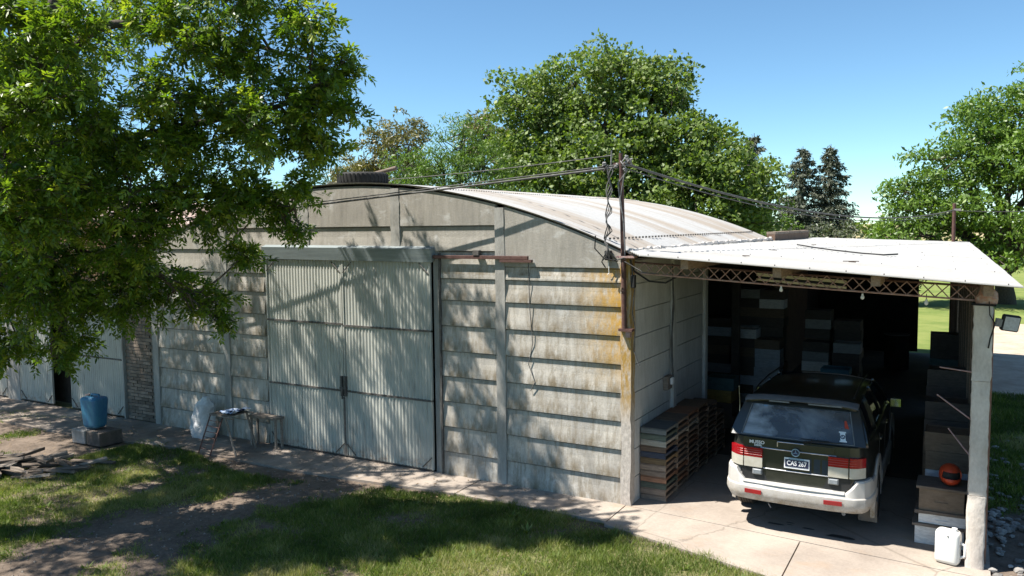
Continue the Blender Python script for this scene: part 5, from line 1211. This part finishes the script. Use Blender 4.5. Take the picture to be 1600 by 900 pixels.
def compound(cb, cd, cn, rl, ll, lw, seed):
    """pinnate ash leaf: three pairs and one end leaflet on a stalk"""
    r = np.random.default_rng(seed); B = np.array(cb, float); D = unit(np.array(cd, float)); N = np.array(cn, float); S_ = unit(np.cross(D, N)); N = np.cross(S_, D); n_ = len(B); out = []
    for t_, sd, off in [(.35, 1, .8), (.35, -1, .8), (.62, 1, .8), (.62, -1, .8), (.88, 1, .65), (.88, -1, .65), (1, 0, 0)]:
        b = B + D * rl * t_ - np.array([0, 0, 1]) * rl * .12 * t_ ** 2; d = D * (1 - off * .55) + S_ * sd * off + np.array([0, 0, -.12]) + r.normal(0, .22, (n_, 3))
        out.append(rhombs(b, d, N + r.normal(0, .35, (n_, 3)), ll * (.75 + .5 * r.random(n_)), lw * (.8 + .4 * r.random(n_))))
    V = np.concatenate(out); base = np.clip(r.normal(.45, .22, n_) + (r.random(n_) > .95) * .4, 0, 1)
    return V, np.clip(np.tile(base, 7) + r.normal(0, .08, n_ * 7), 0, 1)
Vl, vl = compound(cb[:n_low], cd[:n_low], cn[:n_low], .12, .078, .029, 11)
Vu, vu = compound(cb[n_low:], cd[n_low:], cn[n_low:], .15, .10, .036, 12)
quadmesh('crown', np.concatenate([Vl, Vu]), M['ash'], ash, {'var': np.concatenate([vl, vu])})
tm.obj('trunk', M['bark'], ash, smooth=60); tw.obj('branches', M['bark'], ash)
print('ash leaflets', len(Vl) + len(Vu))
# ---- generic broadleaf tree
def tree(name, label, loc, lobes, leaf, LS, n_leaf, mat, trunk_r=.25, clump=.75, seed=1, asp=.55, shell=.55, group=None, limb_mat='bark', drop=.0, up=.3):
    r = np.random.default_rng(seed); random.seed(seed); root = empty(name, label, 'tree' if 'shrub' not in name else 'shrub', loc, 0, group)
    tmm = MB(); vols = np.array([l[3] * l[4] * l[5] for l in lobes]) ** .75; vols = vols / vols.sum()
    ctr = np.mean([l[:3] for l in lobes], axis=0); h0 = min(l[2] - l[5] for l in lobes)
    fork = Vector((ctr[0] * .3, ctr[1] * .3, max(.6, h0 * .9 + .3)))
    if trunk_r: branch(tmm, (0, 0, -.1), fork, trunk_r, trunk_r * .75, 0, 5, .03, 10)
    B, D, N, SZ = [], [], [], []
    for li, (x, y, z, rx, ry, rz_) in enumerate(lobes):
        if trunk_r:
            tip = Vector((x, y, z + rz_ * .4)); pts = branch(tmm, fork, tip, trunk_r * .55, .04, -.05, 7, .05, 7)
        nl = int(n_leaf * vols[li]); nc = max(6, int(10.5 * (rx * ry * rz_) ** .67 / clump ** 2))
        dirs = rvec(nc, r); rad = shell + (1 - shell) * r.random(nc) ** .6
        rad *= 1 + .19 * r.normal(0, 1, nc)
        cc = np.array([x, y, z]) + dirs * rad[:, None] * np.array([rx, ry, rz_])
        if trunk_r:
            for q in range(min(nc, 26)):
                branch(tmm, pts[random.randint(3, 7)], cc[q], .035, .010, -.03, 4, .06, 4)
        cs = clump * (.35 + 1.1 * r.random(nc) ** 1.3); idx = r.choice(nc, nl, p=cs ** 2 / (cs ** 2).sum())
        d = rvec(nl, r); d[:, 2] = np.where(d[:, 2] < -.3, -d[:, 2] * .6, d[:, 2]); d = unit(d)
        p_ = cc[idx] + d * (cs[idx] * (r.random(nl) ** .35))[:, None] * np.array([1, 1, .72])
        B.append(p_); N.append(unit(d * .8 + np.array([0, 0, up]) + r.normal(0, .5, (nl, 3)))); D.append(unit(r.normal(0, 1, (nl, 3)) + d * .4 + np.array([0, 0, -.35 - drop])))
        SZ.append(np.full(nl, 1.0))
    B = np.concatenate(B); N = np.concatenate(N); D = np.concatenate(D); n_ = len(B); L_ = LS * (.4 + 1.1 * r.random(n_))
    V = rhombs(B, D, N, L_, L_ * asp); var = np.clip(r.normal(.45, .2, n_) + (r.random(n_) > .94) * .45, 0, 1)
    quadmesh('crown', V, M[mat], root, {'var': var})
    if trunk_r: tmm.obj('trunk', M[limb_mat], root, smooth=60)
    return root
def rel(base, ls): return [(x - base[0], y - base[1], z, a, b, c) for x, y, z, a, b, c in ls]
b0 = (-9.2, 23, 0); JZ = lambda L: [(x, y, z - .42, a * .93, b * .95, c * .93) for x, y, z, a, b, c in L]
tree('poplar_tree', 'huge dense broadleaf tree rising behind the barn roof, centre of the view', b0, rel(b0, JZ([
    (-13.3, 22, 9.6, 1.7, 1.8, 1.7), (-13.6, 22, 7.2, 1.9, 2, 1.6), (-11.3, 22.5, 9.9, 1.9, 2, 1.7), (-9.0, 22, 10.2, 1.7, 2, 1.6), (-7.6, 22.5, 9.9, 1.3, 1.6, 1.3), (-6.6, 22, 9.3, .8, 1.1, .75), (-9.4, 21.5, 7.8, 2.6, 2, 2.2), (-11.4, 21, 6.2, 2.6, 2.2, 2), (-7.0, 22, 7.4, 1.9, 2, 1.7), (-5.3, 22, 6.9, 1.5, 1.8, 1.4), (-4.1, 22, 6.0, 1.5, 1.8, 1.3), (-8.2, 21, 5.3, 2.6, 2, 1.8), (-5.3, 21, 4.9, 2.4, 2, 1.6), (-11.5, 20.5, 4.2, 3.2, 2, 1.6), (-3.7, 22, 4.4, 1.3, 1.6, 1.4), (-7.6, 20, 3.5, 3.4, 1.6, 1.4)])),
    None, .165, 88000, 'poplar', .5, .55, 21, .72, .45, up=.35)
b1 = (-15, 18.5, 0)
tree('willow_tree', 'light green feathery tree left of the huge tree behind the barn', b1, rel(b1, [
    (-14.3, 18, 7.1, 1.2, 1.2, 1.3), (-15.4, 18, 5.8, 1.6, 1.5, 1.3), (-17.0, 18, 6.1, 1.1, 1.2, .9), (-13.3, 18, 5.6, 1.3, 1.4, 1.5), (-16.3, 17.5, 4.6, 2.0, 1.5, 1.1), (-13.8, 17.5, 4.3, 2.0, 1.5, 1.2), (-11.6, 17.0, 4.3, 1.4, 1.2, 1.0)]),
    None, .17, 26000, 'willow', .2, .45, 22, .24, .35, drop=.4)
for i, (b, ls, n_, lb) in enumerate([((-37, 41, 0), [(-36.9, 40, 9.0, 1.6, 1.5, 2.6), (-37.6, 40, 6.8, 1.6, 1.5, 2.2)], 7000, 'yellowish eucalyptus with rounded top behind the tyre on the roof'),
                              ((-33.6, 41, 0), [(-33.9, 40, 10.0, 1.7, 1.5, 2.4), (-33.4, 40, 7.2, 1.8, 1.5, 2.4)], 6500, 'thin olive-brown eucalyptus just right of the yellowish one'),
                              ((-40.5, 42, 0), [(-40.6, 41, 7.0, 1.7, 1.4, 1.9)], 4500, 'small olive eucalyptus showing left of the tyre on the roof'),
                              ((-28.0, 44, 0), [(-28.3, 42, 10.4, 1.5, 1.4, 2.0), (-25.5, 42, 9.4, 1.4, 1.3, 1.9)], 6500, 'ochre-tipped eucalyptus poking up behind the light green tree')]):
    tree('eucalyptus_tree', lb, b, rel(b, ls), None, .30, n_, 'euca', .2, .62, 30 + i, .35, .5, group='eucalyptus trees beyond the barn')
b2 = (5.5, 33, 0)
tree('elm_tree', 'bright green spreading tree beyond the carport at the right edge', b2, rel(b2, [(x, y, z - .45, a * .95, b, c * .93) for x, y, z, a, b, c in [
    (4.3, 32, 8.2, 1.6, 2, 1.5), (6.3, 32, 9.0, 2.2, 2, 1.8), (8.8, 32, 8.6, 2.2, 2, 2.0), (3.4, 31.5, 6.5, 1.8, 1.8, 1.3), (1.5, 31, 5.4, 1.2, 1.5, .9), (2.4, 31, 4.4, 1.8, 1.5, 1.0), (.9, 30.5, 3.4, 1.1, 1.3, 1.0), (5.6, 31, 6.6, 1.9, 1.8, 1.4), (8.2, 31, 6.3, 2.2, 1.8, 1.8), (4.1, 30.5, 4.4, 1.5, 1.3, 1.0), (7.0, 30.0, 4.0, 2.0, 1.5, 1.3), (2.0, 29.8, 2.6, 1.8, 1.2, 1.0), (4.6, 30, 2.5, 1.5, 1.2, .9), (8.9, 31, 3.2, 2.0, 1.6, 1.5)]]),
    None, .19, 60000, 'elm', .45, .6, 41, .45, .55)
# conifers
def conifer(label, loc, H, Rb, seed, grp='dark conifers on the horizon'):
    Rb *= 1.12
    r = np.random.default_rng(seed); random.seed(seed); root = empty('conifer_tree', label, 'tree', loc, 0, grp); tmm = MB(); tmm.tube([(0, 0, 0), (.05, 0, H * .5), (0, 0, H)], [.16, .11, .02], 8); B, D, N = [], [], []
    nl = int(H * 4.2)
    for i in range(nl):
        z = H * (.10 + .89 * i / nl); fr = 1 - (z / H); R_ = Rb * (fr ** .75) * random.uniform(.6, 1.2) + .12
        for k in range(4):
            a_ = random.uniform(0, 6.283); e = Vector((math.cos(a_) * R_, math.sin(a_) * R_, z - R_ * .18)); s = Vector((0, 0, z))
            tmm.tube([s, s.lerp(e, .6) + Vector((0, 0, -.06 * R_)), e + Vector((0, 0, .08 * R_))], [.03, .02, .008], 4, False)
            q = int(26 + 34 * R_); t_ = r.random(q) ** .7; p_ = np.array(s)[None] * (1 - t_[:, None]) + np.array(e)[None] * t_[:, None]
            p_ += r.normal(0, 1, (q, 3)) * np.array([.13, .13, .09]) * (.4 + R_ * .35); B.append(p_); D.append(r.normal(0, .7, (q, 3)) + np.array([math.cos(a_), math.sin(a_), -.6])); N.append(r.normal(0, .6, (q, 3)) + np.array([0, 0, 1]))
    B, D, N = map(np.concatenate, (B, D, N)); n_ = len(B); L_ = .30 * (.6 + .8 * r.random(n_))
    quadmesh('crown', rhombs(B, D, N, L_, L_ * .34), M['needle'], root, {'var': np.clip(r.normal(.4, .22, n_), 0, 1)}); tmm.obj('trunk', M['bark'], root, smooth=60)
conifer('left one of two dark conifers side by side above the carport roof', (-8.1, 60, 0), 10.1, 3.0, 51)
conifer('right one of two dark conifers side by side above the carport roof', (-6.0, 60.5, 0), 10.2, 2.7, 52)
conifer('dark pine half hidden behind the right flank of the huge tree', (-8.9, 46, 0), 9.9, 2.4, 53)
# shrubs beyond the carport roof
for i, (x, y, z, a_, b_, c_, mt, lb) in enumerate([(-3.6, 29, 1.8, 2.0, 1.5, 1.75, 'bush', 'grey green bush under the two conifers, left part of the scrub line'), (-1.3, 28.5, 1.9, 1.9, 1.4, 1.75, 'bush', 'straw-flecked bush under the two conifers, middle of the scrub line'), (.6, 30, 1.9, 1.7, 1.3, 1.35, 'bush', 'low straw coloured bush between the conifers and the bright green tree'), (-6.5, 30, 1.8, 1.7, 1.3, 1.8, 'willow', 'light green bush beside the right foot of the huge tree'), (-5.0, 34, 2, 1.3, 1.2, 2.0, 'willow', 'slim light green sapling between the huge tree and the conifers'),
                                   (-12, 15, 1.8, 2.6, 1.5, 2.2, 'poplar', 'dark undergrowth showing over the barn roof crown'), (-7, 16, 1.8, 2.6, 1.5, 1.9, 'poplar', 'dark undergrowth behind the middle of the barn roof')]):
    tree('shrub', lb, (x, y, 0), [(0, 0, z, a_, b_, c_), (a_ * .5, .2, z * .8, a_ * .6, b_ * .7, c_ * .7)], None, .14, 7000, mt, .06, .4, 60 + i, .4, .5, group='shrubs behind the sheds')
# far tree line: reads as one mass
r = np.random.default_rng(77); B = []
for (x0, x1, y, h) in [(-70, -2, 240, 4.2), (-2, 34, 300, 5.5), (8, 30, 130, 3.5), (-420, -120, 330, 9), (-160, -60, 200, 5)]:
    n_ = int((x1 - x0) * (26 if h < 6 else 9)); x = r.uniform(x0, x1, n_); hh = h * (.45 + .55 * np.abs(np.sin(x * .21) * np.cos(x * .047 + 1))) 
    B.append(np.stack([x, y + r.normal(0, 2, n_), r.random(n_) ** .8 * hh], 1))
B = np.concatenate(B); n_ = len(B); V = rhombs(B - np.array([0, 0, .3]), r.normal(0, 1, (n_, 3)), r.normal(0, 1, (n_, 3)), 1.3 * (.6 + r.random(n_)), np.full(n_, .9))
tag(quadmesh('far_treeline', V, M['poplar'], None, {'var': np.clip(r.normal(.35, .2, n_), 0, 1)}), 'low dark line of far trees on the horizon', 'trees', kind='stuff')
# weeds tuft along the wall foot and leaf litter
r = np.random.default_rng(78); n_ = 1500; xs = r.uniform(-12, -.5, n_); ys = r.uniform(-3.6, -.1, n_); B = np.stack([xs, ys, np.where(ys > -1.0, .006, -.02) + r.random(n_) * .01], 1)
V = rhombs(B, r.normal(0, 1, (n_, 3)) * [1, 1, .1], np.array([0, 0, 1]) + r.normal(0, .3, (n_, 3)), .05 * (.5 + r.random(n_)), np.full(n_, .018))
tag(quadmesh('leaf_litter', V, pm('dry_leaf', (.26, .18, .10), (.14, .10, .06), 20, .9, 0), None), 'dry fallen leaves scattered over the apron and the worn soil', 'litter', kind='stuff')

r = np.random.default_rng(79); n_ = 5200; xs = r.uniform(-9, 3.5, n_); ys = r.uniform(-5.8, -.9, n_); g_ = np.array([gmask(x, y) for x, y in zip(xs, ys)]); k_ = g_ < .55; xs, ys = xs[k_], ys[k_]; n_ = len(xs)
sz = .006 + .016 * r.random(n_) ** 3; B = np.stack([xs, ys, np.full(n_, -.03)], 1); T = np.zeros((n_, 4, 3, 3)); an = r.uniform(0, 6.28, n_)
c3 = [B + np.stack([np.cos(an + q) * sz * r.uniform(.7, 1.3, n_), np.sin(an + q) * sz * r.uniform(.7, 1.3, n_), np.zeros(n_)], 1) for q in (0, 2.1, 4.2)]; ap = B + np.stack([np.zeros(n_), np.zeros(n_), sz * .9], 1)
for q, (a_, b_, c_) in enumerate([(c3[0], c3[1], ap), (c3[1], c3[2], ap), (c3[2], c3[0], ap), (c3[0], c3[1], c3[2])]): T[:, q, 0], T[:, q, 1], T[:, q, 2] = a_, b_, c_
tag(quadmesh('pebbles', T.reshape(-1, 3, 3), pm('pebble_grey', (.34, .29, .24), (.16, .13, .105), 9, .95, .3), None, nper=3), 'small clods and pebbles strewn on the worn soil', 'pebbles', kind='stuff')

# coarse weeds: broad-leaved tufts breaking up the lawn
r = np.random.default_rng(80); B, D, N, LL = [], [], [], []
for k in range(900):
    x, y = r.uniform(-9, 3.4), r.uniform(-5.6, -.8)
    if gmask(x, y) < .25 or y > lawn_edge(x) + .03: continue
    q = r.integers(7, 18); a_ = r.uniform(0, 6.28, q); sz = r.uniform(.03, .085) * (1.5 if r.random() > .93 else 1)
    B.append(np.stack([x + .02 * np.cos(a_), y + .02 * np.sin(a_), np.full(q, -.03)], 1)); D.append(np.stack([np.cos(a_), np.sin(a_), r.uniform(.35, 1.8, q)], 1)); N.append(np.stack([-np.cos(a_) * .5, -np.sin(a_) * .5, np.ones(q)], 1)); LL.append(sz * (.6 + .7 * r.random(q)))
B, D, N = map(np.concatenate, (B, D, N)); LL = np.concatenate(LL)
tag(quadmesh('weeds', rhombs(B, D, N, LL, LL * r.uniform(.12, .34, len(LL))), M['grass'], None, {'var': np.clip(r.normal(.42, .22, len(LL)), 0, 1)}), 'broad-leaved weed tufts growing among the lawn grass', 'weeds', kind='stuff')
